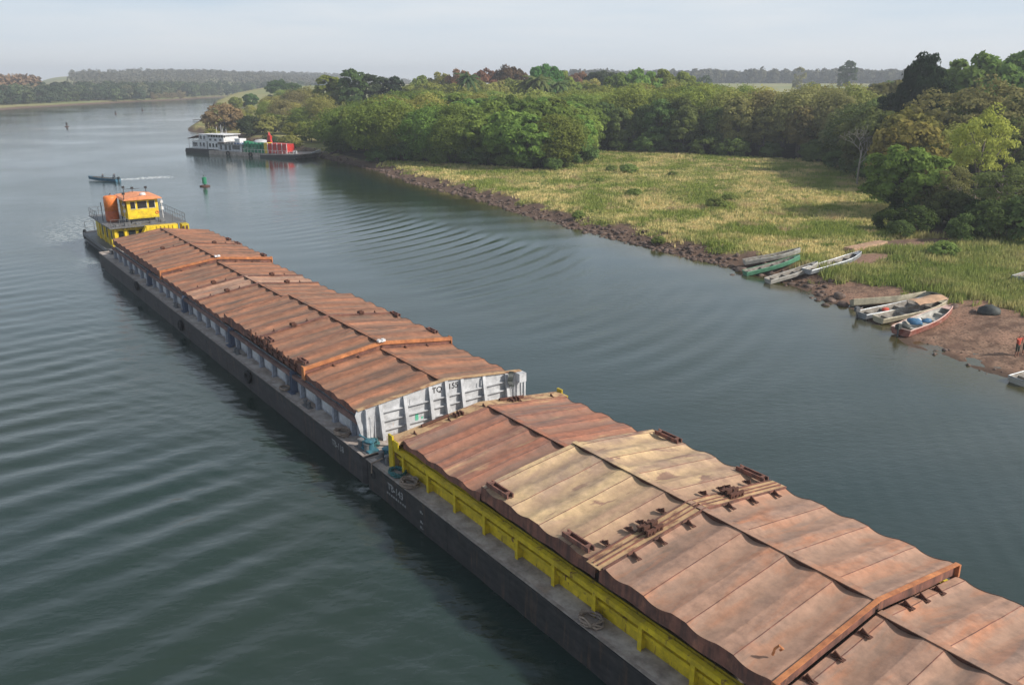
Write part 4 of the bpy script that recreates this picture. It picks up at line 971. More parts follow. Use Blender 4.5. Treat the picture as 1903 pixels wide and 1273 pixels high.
def heap(name, label, cat, loc, m, r, seed, sz=.6, parent=None, rz=0):
    bm = bmesh.new(); bmesh.ops.create_icosphere(bm, subdivisions=3, radius=1)
    rnd = random.Random(seed); q = [Vector((rnd.uniform(-1, 1), rnd.uniform(-1, 1), rnd.uniform(-1, 1))).normalized() for _ in range(9)]
    for v in bm.verts:
        k = 1 + sum(.22 * max(0, v.co.dot(a)) ** 4 * (1 if i % 2 else -1) for i, a in enumerate(q)); v.co = Vector((v.co.x * r * k, v.co.y * r * .75 * k, max(v.co.z, -.25) * r * sz * k)) + v.co * (rnd.uniform(-.05, .05) * r)
    me = bpy.data.meshes.new(name); bm.to_mesh(me); bm.free(); me.materials.append(MATS[m]); me.shade_smooth()
    o = link(name, me, parent, loc, rz)
    if parent is None: tag(o, label, cat)
    return o
rp = rr_.matrix_basis
def inboat(root, x, y, z): return root.matrix_basis @ Vector((x, y, z))
heap('tarp_bundle', 'bright blue tarpaulin bundle in the stern half of the red boat', 'tarpaulin', inboat(rr_, 2.3, .1, .55), 'tarp_blue', .62, 3)
heap('tarp_bundle', 'small blue bundle further towards the bow of the red boat', 'tarpaulin', inboat(rr_, 3.2, -.25, .55), 'tarp_blue', .42, 5)
heap('gear_sack', 'white sack beside the blue bundle in the red boat', 'sack', inboat(rr_, 3.2, .45, .5), 'white_paint', .3, 6)
heap('gear_sack', 'dark sack behind the motor of the red boat', 'sack', inboat(rr_, 1.0, .2, .5), 'tarp_dark', .42, 7)
heap('gear_sack', 'reddish sack in the stern of the grey boat of the beach cluster', 'sack', inboat(r1, 2.6, 0, .35), 'shirt_red', .38, 8)
p = P5(1680, 535, 1.0); heap('rolled_net', 'dark green bundled net lying alone on the red beach', 'net', (*p, gz(p) + .15), 'tarp_dark', .95, 9, .62)
p = P5(1345, 480, 1.0)
b = MB(); rnd = random.Random(2)
for k in range(7): b.tube([(1.6 * math.cos(a) + rnd.uniform(-.1, .1), 1.0 * math.sin(a) + rnd.uniform(-.1, .1), .1 + .12 * k * math.sin(a)) for a in np.linspace(0, math.pi, 12)], .07, 5)
o = tag(b.build('fishing_net', 'tarp_dark'), 'black fishing net heaped in an arc at the bows of the boats', 'net'); o.location = (*p, gz(p)); o.rotation_euler[2] = .2
p = P5(1455, 505, 1.0); heap('driftwood_stump', 'grey brown stump on the beach between the net and the green bundle', 'stump', (*p, gz(p)), 'rock', .42, 12, .9)
p = P5(1580, 525, 1.0); heap('beach_stone', 'small reddish stone just left of the green bundle on the beach', 'stone', (*p, gz(p)), 'rock', .3, 13, .6)
# upturned plank boat in the grass
pa, pb = P5(800, 158, 2.0), P5(1020, 98, 2.0); Lp = math.hypot(pb[0] - pa[0], pb[1] - pa[1])
ub = thing('upturned_boat', 'flat wooden boat turned upside down on the bare earth in the grass', 'boat', (*pa, gz(pa) + .1), math.atan2(pb[1] - pa[1], pb[0] - pa[0]))
b = MB(); b.prism([(-.75, 0), (.75, 0), (.62, .42), (-.62, .42)], 'x', 0, Lp - .8); b.prism([(-.6, .05), (.6, .05), (.5, .42), (-.5, .42)], 'x', Lp - .8, Lp); b.build('hull', 'wood_plank', ub)
b = MB()
for y in (-.3, .05, .36): b.box(.1, Lp - .2, y, y + .07, .422, .45)
b.build('keel_strip', 'wood_plank', ub)
# boats cut by the right edge of the photograph
p = at(1889, 712, .1); open_boat('white boat at the water edge, cut by the right side of the photo', p, (p[0] + 6.5, p[1] + 2.5), .0, 'boat_white', 'boat_inner', 'boat_alu', 1.5, pitch=-.03)
p = at(1892, 520, 1.4); o3, _, _ = open_boat('grey boat drawn up in the tall grass at the far right', p, (p[0] + 6, p[1] + 3.5), gz(p) + .1, 'boat_alu', 'boat_inner', 'boat_alu', 1.5, pitch=0)
# motor boat under way, buoys
p, q = at(220, 338), at(168, 335)
mb_, Lm, _ = open_boat('dark blue motor boat speeding across the river with a white wake', p, q, -.05, 'boat_blue', 'boat_inner', 'boat_blue', 1.6, D=.6, pitch=-.02, seats=(.25, .6), name='motor_boat', group=None, bow=2.5, rise=.12); outboard(mb_)
def buoy(x, y, m, label, s=1.0):
    r = thing('channel_buoy', label, 'buoy', (x, y, 0), 0, 'channel buoys', s)
    MB().lathe([(.9, -.3), (1.0, 0), (.95, .22), (.3, .32)], 0, 0, 18).build('float', 'rust_dark', r)
    MB().lathe([(.14, .322), (.14, .5), (.42, .52), (.42, 1.75), (.34, 1.82)], 0, 0, 14).build('marker', m, r)
    b = MB(); b.tube([(0, 0, 1.8), (0, 0, 2.1)], .05); b.box(-.1, .1, -.1, .1, 2.08, 2.22); b.build('lamp', 'steel_grey', r)
    return r
buoy(*at(381, 347), 'green_paint', 'green can buoy floating right of the pusher boat')
buoy(*at(124.5, 236), 'hull_black', 'dark buoy far out on the left side of the river', 1.0)
buoy(*at(215, 212), 'hull_black', 'small dark buoy in mid river, the more distant left one of two specks', .9)
buoy(*at(265, 206), 'hull_black', 'tiny dark buoy farthest upriver', .9)
p = at(366, 223, .6); b = MB(); b.box(0, 8, -.6, .6, .5, .75)
for x in (.5, 3.5, 6.5): b.tube([(x, 0, -1), (x, 0, .5)], .12)
o = tag(b.build('jetty', 'bark_dark'), 'thin dark jetty reaching out from the wooded point', 'jetty'); o.location = (p[0] - 2, p[1], 0)

# ---- people: one skinned figure each
def person(label, loc, rz, shirt, pose='stand', sc=1.0, parent=None, group=None):
    J = {'pel': (0, 0, .95), 'sp': (0, 0, 1.18), 'ch': (0, 0, 1.38), 'nk': (0, .0, 1.50), 'hd': (0, .02, 1.62), 'tp': (0, .02, 1.72)}
    rad = {'pel': .13, 'sp': .12, 'ch': .14, 'nk': .055, 'hd': .095, 'tp': .07}
    E = [('pel', 'sp'), ('sp', 'ch'), ('ch', 'nk'), ('nk', 'hd'), ('hd', 'tp')]
    for s, k in ((-1, 'l'), (1, 'r')):
        if pose == 'sit':
            L_ = {'hip': (s * .10, 0, .90), 'kn': (s * .14, .42, .92), 'an': (s * .14, .45, .50), 'to': (s * .14, .62, .47)}
        elif pose == 'walk':
            L_ = {'hip': (s * .10, 0, .90), 'kn': (s * .11, .10 * s + .04, .50), 'an': (s * .11, .20 * s - .04, .08), 'to': (s * .12, .20 * s + .12, .035)}
        else:
            L_ = {'hip': (s * .10, 0, .90), 'kn': (s * .12, .03, .50), 'an': (s * .13, 0, .08), 'to': (s * .15, .16, .035)}
        A_ = {'sh': (s * .19, 0, 1.42)}
        if pose == 'hands_up': A_.update({'el': (s * .42, .05, 1.48), 'wr': (s * .24, .10, 1.66), 'ha': (s * .12, .10, 1.70)})
        elif pose == 'sit': A_.update({'el': (s * .27, .12, 1.18), 'wr': (s * .18, .34, 1.08), 'ha': (s * .16, .42, 1.06)})
        else: A_.update({'el': (s * .26, -.02, 1.14), 'wr': (s * .27, .10, .92), 'ha': (s * .26, .14, .84)})
        for n_, p_ in {**L_, **A_}.items(): J[k + n_] = p_
        rad.update({k + 'hip': .10, k + 'kn': .062, k + 'an': .042, k + 'to': .038, k + 'sh': .065, k + 'el': .042, k + 'wr': .028, k + 'ha': .036})
        E += [('pel', k + 'hip'), (k + 'hip', k + 'kn'), (k + 'kn', k + 'an'), (k + 'an', k + 'to'), ('ch', k + 'sh'), (k + 'sh', k + 'el'), (k + 'el', k + 'wr'), (k + 'wr', k + 'ha')]
    names = list(J); me = bpy.data.meshes.new('person'); me.from_pydata([J[n_] for n_ in names], [(names.index(a), names.index(b_)) for a, b_ in E], [])
    o = bpy.data.objects.new('person', me); C.objects.link(o)
    o.modifiers.new('skin', 'SKIN'); sub = o.modifiers.new('sub', 'SUBSURF'); sub.levels = 1; sub.render_levels = 1
    for i, n_ in enumerate(names): me.skin_vertices[0].data[i].radius = (rad[n_], rad[n_])
    me.skin_vertices[0].data[0].use_root = True
    dg = bpy.context.evaluated_depsgraph_get(); m2 = bpy.data.meshes.new_from_object(o.evaluated_get(dg)); bpy.data.objects.remove(o)
    m2.name = 'person'; m2.materials.clear()
    for q_ in ('skin', shirt, 'trousers', 'hair'): m2.materials.append(MATS[q_])
    for f in m2.polygons:
        c_ = f.center; arm = abs(c_.x) > .24
        f.material_index = 0
        if c_.z < 1.0 and not arm and (c_.z > .42): f.material_index = 2
        elif 1.0 <= c_.z < 1.49 and abs(c_.x) < .30: f.material_index = 1
        if c_.z > 1.66 and abs(c_.x) < .11 or (c_.z > 1.58 and c_.y < -.02 and abs(c_.x) < .11): f.material_index = 3
    m2.shade_smooth()
    o = link('person', m2, parent, loc, rz, sc)
    return tag(o, label, 'person', group)
p = P5(1855, 808, .4); person('person in a red shirt and dark trousers standing at the water edge with raised elbows', (*p, gz(p) - .01), R(200), 'shirt_red', 'hands_up', 1.0)
p = P5(1905, 795, .5); person('person in a pink shirt walking at the right edge of the beach', (*p, gz(p) - .01), R(150), 'shirt_pink', 'walk', 1.02)
ml = lambda x, y, z: mb_.matrix_basis @ Vector((x, y, z))
person('person in dark clothes sitting at the tiller of the blue motor boat', ml(.9, 0, -.02), mb_.rotation_euler[2] - R(90), 'shirt_dark', 'sit', 1.0)
person('person crouched forward in the middle of the blue motor boat', ml(4.1, 0, -.12), mb_.rotation_euler[2] - R(90), 'shirt_dark', 'sit', .9)
# ------------------------------------------------------------------ vegetation
def quads(Cn, Nn, size, rs, aspect=.62):
    n_ = len(Cn); r = rs.normal(size=(n_, 3)); a = np.cross(Nn, r); a /= np.linalg.norm(a, axis=1)[:, None] + 1e-9
    b_ = np.cross(Nn, a); s = size * rs.uniform(.6, 1.3, n_)[:, None]
    a = a * s; b_ = b_ * s * aspect
    V = np.stack([Cn - a, Cn - b_ * .9 + a * .1, Cn + a, Cn + b_], 1).reshape(-1, 3)
    return V
def leafmesh(name, Cn, Nn, size, rs, m='leaves'):
    Nn = Nn + rs.normal(size=Nn.shape) * .55; Nn /= np.linalg.norm(Nn, axis=1)[:, None] + 1e-9
    V = quads(Cn, Nn, size, rs); F = np.arange(len(V)).reshape(-1, 4)
    return npmesh(name, V, F, m)
def sph(rs, n_):
    v = rs.normal(size=(n_, 3)); return v / (np.linalg.norm(v, axis=1)[:, None] + 1e-9)
def crown_pts(rs, rx, rz, cz, clumps, per, cr=.30, flat=.75, low=-.35, sparse=1.0):
    Cs = []; Ns = []
    k = 0
    while k < clumps:
        d = sph(rs, 1)[0]
        if d[2] < low: continue
        q = rs.uniform(.55, 1.0) ** .6; c0 = np.array([d[0] * rx * q, d[1] * rx * q, cz + d[2] * rz * q])
        r = rx * cr * rs.uniform(.7, 1.35); p = sph(rs, per); p[:, 2] = np.where(p[:, 2] < -.3, -p[:, 2], p[:, 2])
        rad_ = r * rs.uniform(.72, 1.08, per)[:, None]
        pts = c0 + p * rad_ * np.array([1, 1, flat]); Cs.append(pts); Ns.append(p + d * .5); k += 1
    return np.concatenate(Cs), np.concatenate(Ns)
def trunk_mesh(rs, h, r, cz, rx, rz, limbs=6, m='bark', fork=.45, name='trunk'):
    b = MB(); top = Vector((rs.uniform(-.4, .4), rs.uniform(-.4, .4), cz + rz * .2))
    b.tube([(0, 0, -.6), (0, 0, .3), (top.x * .3, top.y * .3, top.z * fork), tuple(top)], [r * 1.35, r, r * .8, r * .3], 7)
    for i in range(limbs):
        a = 2 * math.pi * i / limbs + rs.uniform(-.4, .4); z0 = top.z * rs.uniform(fork * .8, .85); e = rx * rs.uniform(.5, .85)
        x0 = top.x * .5; y0 = top.y * .5
        b.tube([(x0, y0, z0), (x0 + math.cos(a) * e * .5, y0 + math.sin(a) * e * .5, z0 + (cz - z0) * .5 + .6), (x0 + math.cos(a) * e, y0 + math.sin(a) * e, cz + rz * rs.uniform(0, .5))], [r * .5, r * .33, r * .1], 5)
    return b.mesh(name, m, True)
PROTO = {}
def proto(kind, seed, **k):
    rs = np.random.RandomState(seed)
    Cn, Nn = crown_pts(rs, k['rx'], k['rz'], k['cz'], k['clumps'], k['per'], k.get('cr', .3), k.get('flat', .75), k.get('low', -.35))
    c = leafmesh('crown', Cn, Nn, k['leaf'], rs, k.get('m', 'leaves'))
    t_ = trunk_mesh(rs, k['cz'], k.get('tr', .22), k['cz'], k['rx'], k['rz'], k.get('limbs', 6), k.get('bark', 'bark_dark'), k.get('fork', .45))
    PROTO.setdefault(kind, []).append((c, t_))
for s_ in range(4): proto('broad', 100 + s_, rx=6.0, rz=5.2, cz=6.2, clumps=84, per=120, leaf=.38, cr=.22, low=-.85)
for s_ in range(3): proto('tall', 120 + s_, rx=4.4, rz=6.4, cz=8.4, clumps=70, per=105, leaf=.40, cr=.30, low=-.75, tr=.2, bark='bark', fork=.5)
for s_ in range(4): proto('fine', 140 + s_, rx=5.4, rz=4.9, cz=6.3, clumps=120, per=90, leaf=.25, cr=.36, low=-.85, bark='bark', limbs=9)
for s_ in range(2): proto('bush', 160 + s_, rx=3.0, rz=2.3, cz=1.9, clumps=34, per=110, leaf=.26, cr=.33, low=-.7, tr=.12)
for s_ in range(3): proto('grand', 170 + s_, rx=7.0, rz=6.4, cz=11.5, clumps=110, per=150, leaf=.34, cr=.20, low=-.6, tr=.42, limbs=9)
for s_ in range(2): proto('airy', 180 + s_, rx=5.6, rz=5.4, cz=8.4, clumps=90, per=70, leaf=.24, cr=.20, low=-.7, tr=.25, limbs=12, bark='bark')
for s_ in range(3): proto('far', 190 + s_, rx=5.4, rz=7.4, cz=7.2, clumps=32, per=28, leaf=.85, cr=.30, low=-.95, tr=.25, m='leaves_far')
for s_ in range(2): proto('slim', 200 + s_, rx=2.6, rz=6.5, cz=9.5, clumps=34, per=60, leaf=.5, cr=.42, low=-.9, tr=.2)
def palm_proto(seed):
    rs = np.random.RandomState(seed); b = MB(); b.tube([(0, 0, -.5), (.1, 0, 4), (.25, .1, 9), (.3, .1, 12)], [.26, .2, .17, .16], 8)
    tr = b.mesh('trunk', 'bark', True); b = MB()
    for i in range(26):
        a = i * 2.39996; up = .9 - 1.3 * (i / 26); Lf = rs.uniform(2.6, 3.6); prev = None; P = []
        for k in range(8):
            t_ = k / 7; r_ = Lf * t_ * (1 - .15 * t_); z = 12 + up * Lf * t_ - 1.7 * t_ ** 2 * (1.2 - up * .3); P.append((.3 + r_ * math.cos(a), .1 + r_ * math.sin(a), z))
        for k in range(7):
            w = .55 * (1 - (k / 7) ** 2) + .08; nx, ny = -math.sin(a), math.cos(a); p, q = P[k], P[k + 1]
            for s in (1, -1):
                b.add([p, (p[0] + nx * w * s + .1 * math.cos(a), p[1] + ny * w * s, p[2] - .25), (q[0] + nx * w * s * .8, q[1] + ny * w * s * .8, q[2] - .3), q], [(0, 1, 2, 3)])
    PROTO.setdefault('palm', []).append((b.mesh('crown', 'leaves', False, False), tr))
palm_proto(5); palm_proto(6)
def bare_proto(seed, h=11):
    rs = np.random.RandomState(seed); b = MB(); b.tube([(0, 0, -.5), (.1, 0, h * .35), (0, .2, h * .62)], [.2, .15, .1], 6); t_ = b.mesh('trunk', 'bark_pale', True); b = MB()
    def br(p, d, L_, r, k):
        q = p + d * L_; b.tube([tuple(p), tuple((p + q) / 2 + Vector(rs.uniform(-.1, .1, 3)) * L_), tuple(q)], [r, r * .8, r * .5], 4)
        if k > 0:
            for _ in range(3):
                e = (d + Vector(rs.normal(size=3)) * .5 + Vector((0, 0, .15))).normalized(); br(q, e, L_ * .68, r * .55, k - 1)
    for i in range(6):
        a = i * 1.05 + rs.uniform(0, .5); br(Vector((0, .05 * i, h * (.3 + .06 * i))), Vector((math.cos(a) * .8, math.sin(a) * .8, .8)).normalized(), h * .2, .075, 3)
    PROTO.setdefault('bare', []).append((b.mesh('crown', 'bark_pale', False), t_))
bare_proto(3)
NAMES = {'broad': 'broad_tree', 'tall': 'tall_tree', 'fine': 'feathery_tree', 'bush': 'bush', 'grand': 'large_tree', 'airy': 'airy_tree', 'far': 'riverside_tree', 'slim': 'slim_tree', 'palm': 'palm_tree', 'bare': 'bare_tree'}
TREES = []
rt = random.Random(77)
def tree(kind, x, y, h, col, label, group=None, wide=1.0, sink=0, var=None):
    c_, t_ = PROTO[kind][rt.randrange(len(PROTO[kind])) if var is None else var]
    base = {'broad': 11.5, 'tall': 15, 'fine': 11.3, 'bush': 4.4, 'grand': 18.5, 'airy': 14, 'far': 15, 'slim': 16.3, 'palm': 13.2, 'bare': 11}[kind]
    s = h / base; r = link(NAMES[kind], None, None, (x, y, hgt(x, y) - sink), rt.uniform(0, 6.28), (s * wide, s * wide, s))
    tag(r, label, 'bush' if kind == 'bush' else 'palm' if kind == 'palm' else 'tree', group)
    for nm, me in (('trunk', t_), ('crown', c_)):
        o_ = bpy.data.objects.new(nm, me); C.objects.link(o_); o_.parent = r; o_.color = (*col, 1)
    TREES.append((x, y)); return r
def jit(c, a=.18): 
    k = 1 + rt.uniform(-a, a); return (c[0] * k * (1 + rt.uniform(-.08, .12)), c[1] * k, c[2] * k)
GREEN = (.195, .225, .048); DARK = (.060, .082, .038); OLIVE = (.255, .245, .072); BROWN = (.20, .192, .078); RED = (.21, .105, .065); GOLD = (.33, .33, .075); BRIGHT = (.155, .22, .05)
def ray_at(px, dist, z=8.0):
    return ((px - _cx) / _f * (dist * math.cos(_p) + (CAM_H - z) * math.sin(_p)), dist)
def pxof(x, y, z=2.0):
    fw = y * math.cos(_p) - (z - CAM_H) * math.sin(_p); up = y * math.sin(_p) + (z - CAM_H) * math.cos(_p); return _cx + _f * x / fw, _cy - _f * up / fw
# dense woods: poisson-like scatter inside the forest edge
cand = []
rs = np.random.RandomState(3)
PX = rs.uniform(-70, 190, 14000); PY = rs.uniform(95, 330, 14000)
F_ = sdist(PX, PY, fedge); Hh, Dr, _ = height(PX, PY)
acc = []
NEARN = 0
for x, y, fd_, dr_ in zip(PX, PY, F_, Dr):
    if fd_ < 2.2 or dr_ < 4: continue
    px, py = pxof(x, y)
    if px < 470 or px > 2080: continue
    depth = fd_
    if depth > 85: continue
    if px > 1590 and y < 140: continue
    sp = 5.2 if depth < 9 else (7.5 if depth < 40 else 10.0)
    if px > 1900: sp *= 1.5
    if any((x - a) ** 2 + (y - b_) ** 2 < sp * sp for a, b_, _ in acc): continue
    acc.append((x, y, depth))
for x, y, depth in acc:
    px, py = pxof(x, y); front = depth < 9
    n_ = vnoise(np.array([x * .045]), np.array([y * .045]))[0]; n2 = vnoise(np.array([x * .03 + 50]), np.array([y * .03]))[0]
    if px < 1115:                                    # grove on the river side
        edge = min(1.0, .5 + depth / 26)
        if px < 600: edge *= .85
        kind = 'broad' if n_ < .40 else 'fine'; col = (.150, .198, .044) if depth < 16 else GREEN if n2 < .5 else (OLIVE if kind == 'fine' else (.145, .195, .045))
        h = (8.2 + 4.6 * edge + rt.uniform(-1, 1.2)) * (1.0 if px > 560 else .8)
        tree(kind, x, y, h, jit(col), 'round crowned green tree standing in the dense grove beside the river' if kind == 'broad' else 'feathery olive green tree standing in the dense grove beside the river', 'trees of the riverside grove' if kind == 'broad' else 'feathery trees of the riverside grove', 1.1)
    elif px < 1600:
        kind = ('tall' if n_ < .6 else 'fine') if front else ('fine' if n_ > .18 else 'broad'); col = (.115, .150, .048) if front and n2 < .6 else (GREEN if n2 < .4 else (OLIVE if n2 < .62 else BROWN))
        h = 12.6 + rt.uniform(-1.4, 1.6) + (1.5 if not front else 0)
        lab = {'tall': 'dark green tree on a bare stem along the far edge of the meadow', 'fine': 'feathery green, olive or brownish tree in the wood behind the meadow', 'broad': 'round green tree in the wood behind the meadow'}[kind]
        tree(kind, x, y, h, jit(col), lab, {'tall': 'trees along the meadow edge', 'fine': 'feathery trees behind the meadow', 'broad': 'round trees behind the meadow'}[kind], 1.0)
    else:
        kind = 'airy' if n_ > .5 else 'broad'; col = (.12, .145, .046) if n2 < .45 else (OLIVE if n2 < .65 else (.165, .165, .06))
        h = 11 + min(depth, 50) * .12 + rt.uniform(-1.5, 1.5)
        lab = {'airy': 'airy olive tree in the thick wood on the right', 'broad': 'dense dark green tree in the thick wood on the right'}[kind]
        tree(kind, x, y, h, jit(col), lab, {'airy': 'airy trees of the right hand wood', 'broad': 'dense trees of the right hand wood'}[kind], 1.05)
und = []
for x, y, fd_, dr_ in zip(PX, PY, F_, Dr):
    px, py = pxof(x, y)
    if not (0.3 < fd_ < 4.5) or dr_ < 4 or px < 560 or px > 1640: continue
    if any((x - a) ** 2 + (y - b_) ** 2 < 22 for a, b_ in und): continue
    und.append((x, y)); g_ = px < 1115
    tree('bush', x, y, rt.uniform(2.6, 5.0), jit((.11, .15, .045)), 'undergrowth bush at the foot of the ' + ('riverside grove' if g_ else 'wood behind the meadow'), 'undergrowth of the riverside grove' if g_ else 'undergrowth behind the meadow', 1.15)
pt = []
for x, y in zip(rs.uniform(-190, -20, 6000), rs.uniform(240, 520, 6000)):
    px, py = pxof(x, y, 2); d_ = float(sdist(np.array([x]), np.array([y]), RIGHT)[0])
    if not (400 < px < 640) or d_ < 7 or py > 262 or (470 < px < 520 and 205 < py < 222) or sdist(np.array([x]), np.array([y]), fedge)[0] > -2: continue
    if any((x - a) ** 2 + (y - b_) ** 2 < 130 for a, b_ in pt): continue
    pt.append((x, y)); hb_ = 4.0 if px < 480 else 7.5
    k_ = 'bush' if px < 480 or rt.random() < .4 else 'fine'
    tree(k_, x, y, rt.uniform(.8, 1.25) * hb_ * (.75 if k_ == 'bush' else 1), jit(OLIVE if rt.random() < .6 else GREEN), 'olive or green scrub of the wooded point up river' if k_ == 'bush' else 'feathery small tree of the wooded point up river', 'scrub of the wooded point' if k_ == 'bush' else 'small trees of the wooded point', 1.2)
NWOOD = len(TREES)
# singled-out trees of the right-hand wood
def single(kind, px, dist, top_y, col, label, wide=1.0, group=None, var=None):
    ztop = CAM_H - (top_y - 150) / _f * dist * .985
    x, y = ray_at(px, dist, ztop); h = ztop - hgt(x, y); return tree(kind, x, y, h, col, label, group, wide, var=var)
single('grand', 1728, 168, 106, (.026, .042, .022), 'tall almost black green tree rising above the wood on the right', .55, var=0)
single('grand', 1672, 172, 168, (.034, .048, .024), 'low spreading dark tree to the left of the tall black green one', .85, var=1)
single('broad', 1812, 200, 112, (.13, .19, .045), 'bright green tree on the right skyline beside the tall dark one', .8)
single('broad', 1872, 196, 106, (.14, .195, .05), 'yellowish green tree at the far right of the skyline', .85)
single('airy', 1780, 150, 160, (.20, .185, .075), 'large brownish olive airy tree below the right skyline', 1.15, var=0)
single('airy', 1868, 146, 148, (.20, .185, .075), 'large olive airy tree at the right edge, upper half of the wood', 1.2, var=1)
single('airy', 1838, 121, 196, GOLD, 'tree with yellow green flowering crown on the right side of the wood', .72, var=1)
single('broad', 1694, 117, 268, BRIGHT, 'low rounded fresh green tree at the near edge of the right wood', 1.12, var=2)
single('airy', 1890, 104, 296, (.15, .17, .055), 'dense olive green tree cut by the right edge above the boats', 1.3, var=1)
single('airy', 1775, 112, 300, (.20, .195, .075), 'thin olive tree between the fresh green one and the right edge', .9, var=0)
single('bare', 1606, 150, 226, (.4, .38, .35), 'pale leafless tree standing before the dark wood right of the meadow', 1.0)
single('bare', 1790, 108, 335, (.3, .28, .25), 'grey leafless tree in the thicket above the beach', .9)
single('airy', 1610, 175, 240, (.09, .10, .04), 'dark tangled tree behind the pale leafless one', 1.1)
for i, (px, py, h, col, lab) in enumerate([(1650, 425, 2.6, (.055, .085, .025), 'low dark shrub where the meadow meets the right wood'), (1700, 430, 3.2, (.07, .10, .03), 'rounded shrub just above the bare earth'), (1690, 405, 4, (.05, .075, .022), 'dark shrub under the fresh green tree'),
        (1760, 425, 4.2, (.06, .07, .025), 'scrubby shrub in the middle of the thicket edge'), (1815, 430, 3.6, (.05, .08, .025), 'green shrub at the thicket edge left of the grey tree'), (1880, 428, 3.8, (.055, .095, .03), 'green shrub at the right edge above the bare ground'), (1735, 408, 5, (.09, .10, .035), 'olive shrub behind the thicket edge'), (1795, 446, 3.0, (.10, .14, .045), 'low shrub standing forward of the thicket on the bare ground'), (1850, 444, 4.4, (.09, .13, .04), 'broad shrub forward of the thicket near the right edge'), (1906, 448, 5.0, (.08, .12, .04), 'tall shrub cut by the right edge above the grey boat'), (1672, 438, 2.0, (.10, .14, .045), 'tiny shrub at the lower left tip of the thicket')]):
    x, y = at(px, py, 1.8); tree('bush', x, y, h, col, lab)
for i, (px, py, h, lab) in enumerate([(1167, 325, 1.9, 'small round bush in the meadow, the taller of the upper pair'), (1136, 320, 1.3, 'low spreading bush just left of the small round one in the meadow'), (1178, 362, 1.4, 'green bush alone in the middle left of the meadow'), (1115, 337, .9, 'tiny bush near the grove end in the meadow'),
        (1330, 385, 1.5, 'wide low dark bush in the middle of the meadow'), (1352, 372, 1.0, 'low dark bush behind the wide one in the meadow'), (1250, 330, 1.0, 'small weed clump in the upper meadow'), (1752, 470, 1.6, 'green weed clump beside the bare earth near the boats'), (1075, 392, 1.0, 'low bush above the rocky bank, left part of the meadow'), (1225, 432, .9, 'low bush above the middle of the rocky bank')]):
    x, y = at(px, py, 1.8); tree('bush', x, y, h, (.18, .22, .065), lab, wide=1.3)
# skyline behind the woods
for kind, px, d, ty, col, wide, lab in [
    ('slim', 606, 350, 137, GREEN, 1.5, 'green tree at the left end of the group on the skyline above the grove'), ('slim', 628, 352, 142, GREEN, 1.2, 'lower green tree in the skyline group above the grove'), ('slim', 652, 345, 129, (.08, .13, .04), 1.3, 'pointed green tree, tallest of the skyline group above the grove'),
    ('slim', 684, 350, 138, DARK, 1.4, 'dark tree just right of the pointed one on the skyline'), ('slim', 708, 352, 140, DARK, 1.3, 'dark tree in the middle right of the skyline group'), ('slim', 733, 350, 142, (.035, .05, .028), 1.2, 'last dark tree at the right end of the skyline group'),
    ('broad', 785, 410, 145, GREEN, .8, 'green tree left of the reddish trees on the skyline'), ('broad', 825, 410, 139, OLIVE, .8, 'olive tree beside the reddish trees on the skyline'), ('broad', 860, 405, 134, RED, .75, 'reddish brown tree on the skyline, left one of three'), ('broad', 905, 400, 133, RED, .75, 'reddish brown tree on the skyline, middle one of three'), ('broad', 950, 400, 127, (.11, .07, .04), .7, 'reddish brown tree on the skyline, right one of three'),
    ('palm', 872, 315, 136, (.07, .10, .04), 1.1, 'feather palm standing alone before the reddish trees'), ('palm', 978, 310, 146, (.13, .14, .05), 1.3, 'yellowish palm, leftmost of the palm cluster'), ('palm', 1004, 305, 140, (.12, .14, .05), 1.3, 'palm in the middle of the palm cluster'), ('palm', 1035, 312, 148, (.10, .13, .045), 1.3, 'palm at the right of the palm cluster'),
    ('broad', 1012, 345, 123, (.085, .16, .04), .62, 'big fresh green tree above the palms'), ('broad', 1040, 350, 132, GREEN, .6, 'green tree right above the palm cluster'), ('broad', 1072, 420, 138, RED, .7, 'small reddish tree right of the palms'), ('broad', 1122, 400, 134, DARK, .85, 'dark flat topped tree on the skyline'),
    ('broad', 1160, 330, 137, BRIGHT, .8, 'bright green skyline tree, first of the row over the middle wood'), ('broad', 1195, 328, 134, BRIGHT, .8, 'bright green skyline tree, second of the row over the middle wood'), ('broad', 1230, 330, 136, GREEN, .8, 'green skyline tree, third of the row over the middle wood'), ('broad', 1268, 335, 140, GREEN, .8, 'green skyline tree, last of the row over the middle wood'),
    ('slim', 1582, 640, 113, DARK, 1.0, 'tall tree sticking up alone from the distant tree line'), ('slim', 1568, 650, 122, DARK, .8, 'shorter tree beside the tall one on the distant tree line'), ('far', 1488, 720, 127, BROWN, .7, 'thin tree on the distant tree line left of the tall pair'), ('far', 1310, 600, 137, DARK, .8, 'small dark tree far away at the left end of the pale field'),
    ('bush', 1513, 560, 157, DARK, .8, 'small dark bush in the pale far field'), ('bush', 1625, 560, 158, DARK, .8, 'small dark bush at the right end of the pale far field')]:
    single(kind, px, d, ty, col, lab, wide)
for px, d, ty in [(935, 395, 150), (915, 360, 152), (800, 390, 152), (760, 395, 156), (890, 380, 150), (960, 370, 148), (1060, 370, 150), (1090, 380, 148), (1100, 350, 155), (840, 370, 154), (1145, 370, 150), (1300, 330, 152), (1330, 325, 156), (1210, 360, 145)]:
    single('broad', px, d, ty + 2, jit(OLIVE if px % 20 else GREEN), 'tree half hidden behind the riverside grove under the skyline', .9, 'trees half hidden behind the grove')
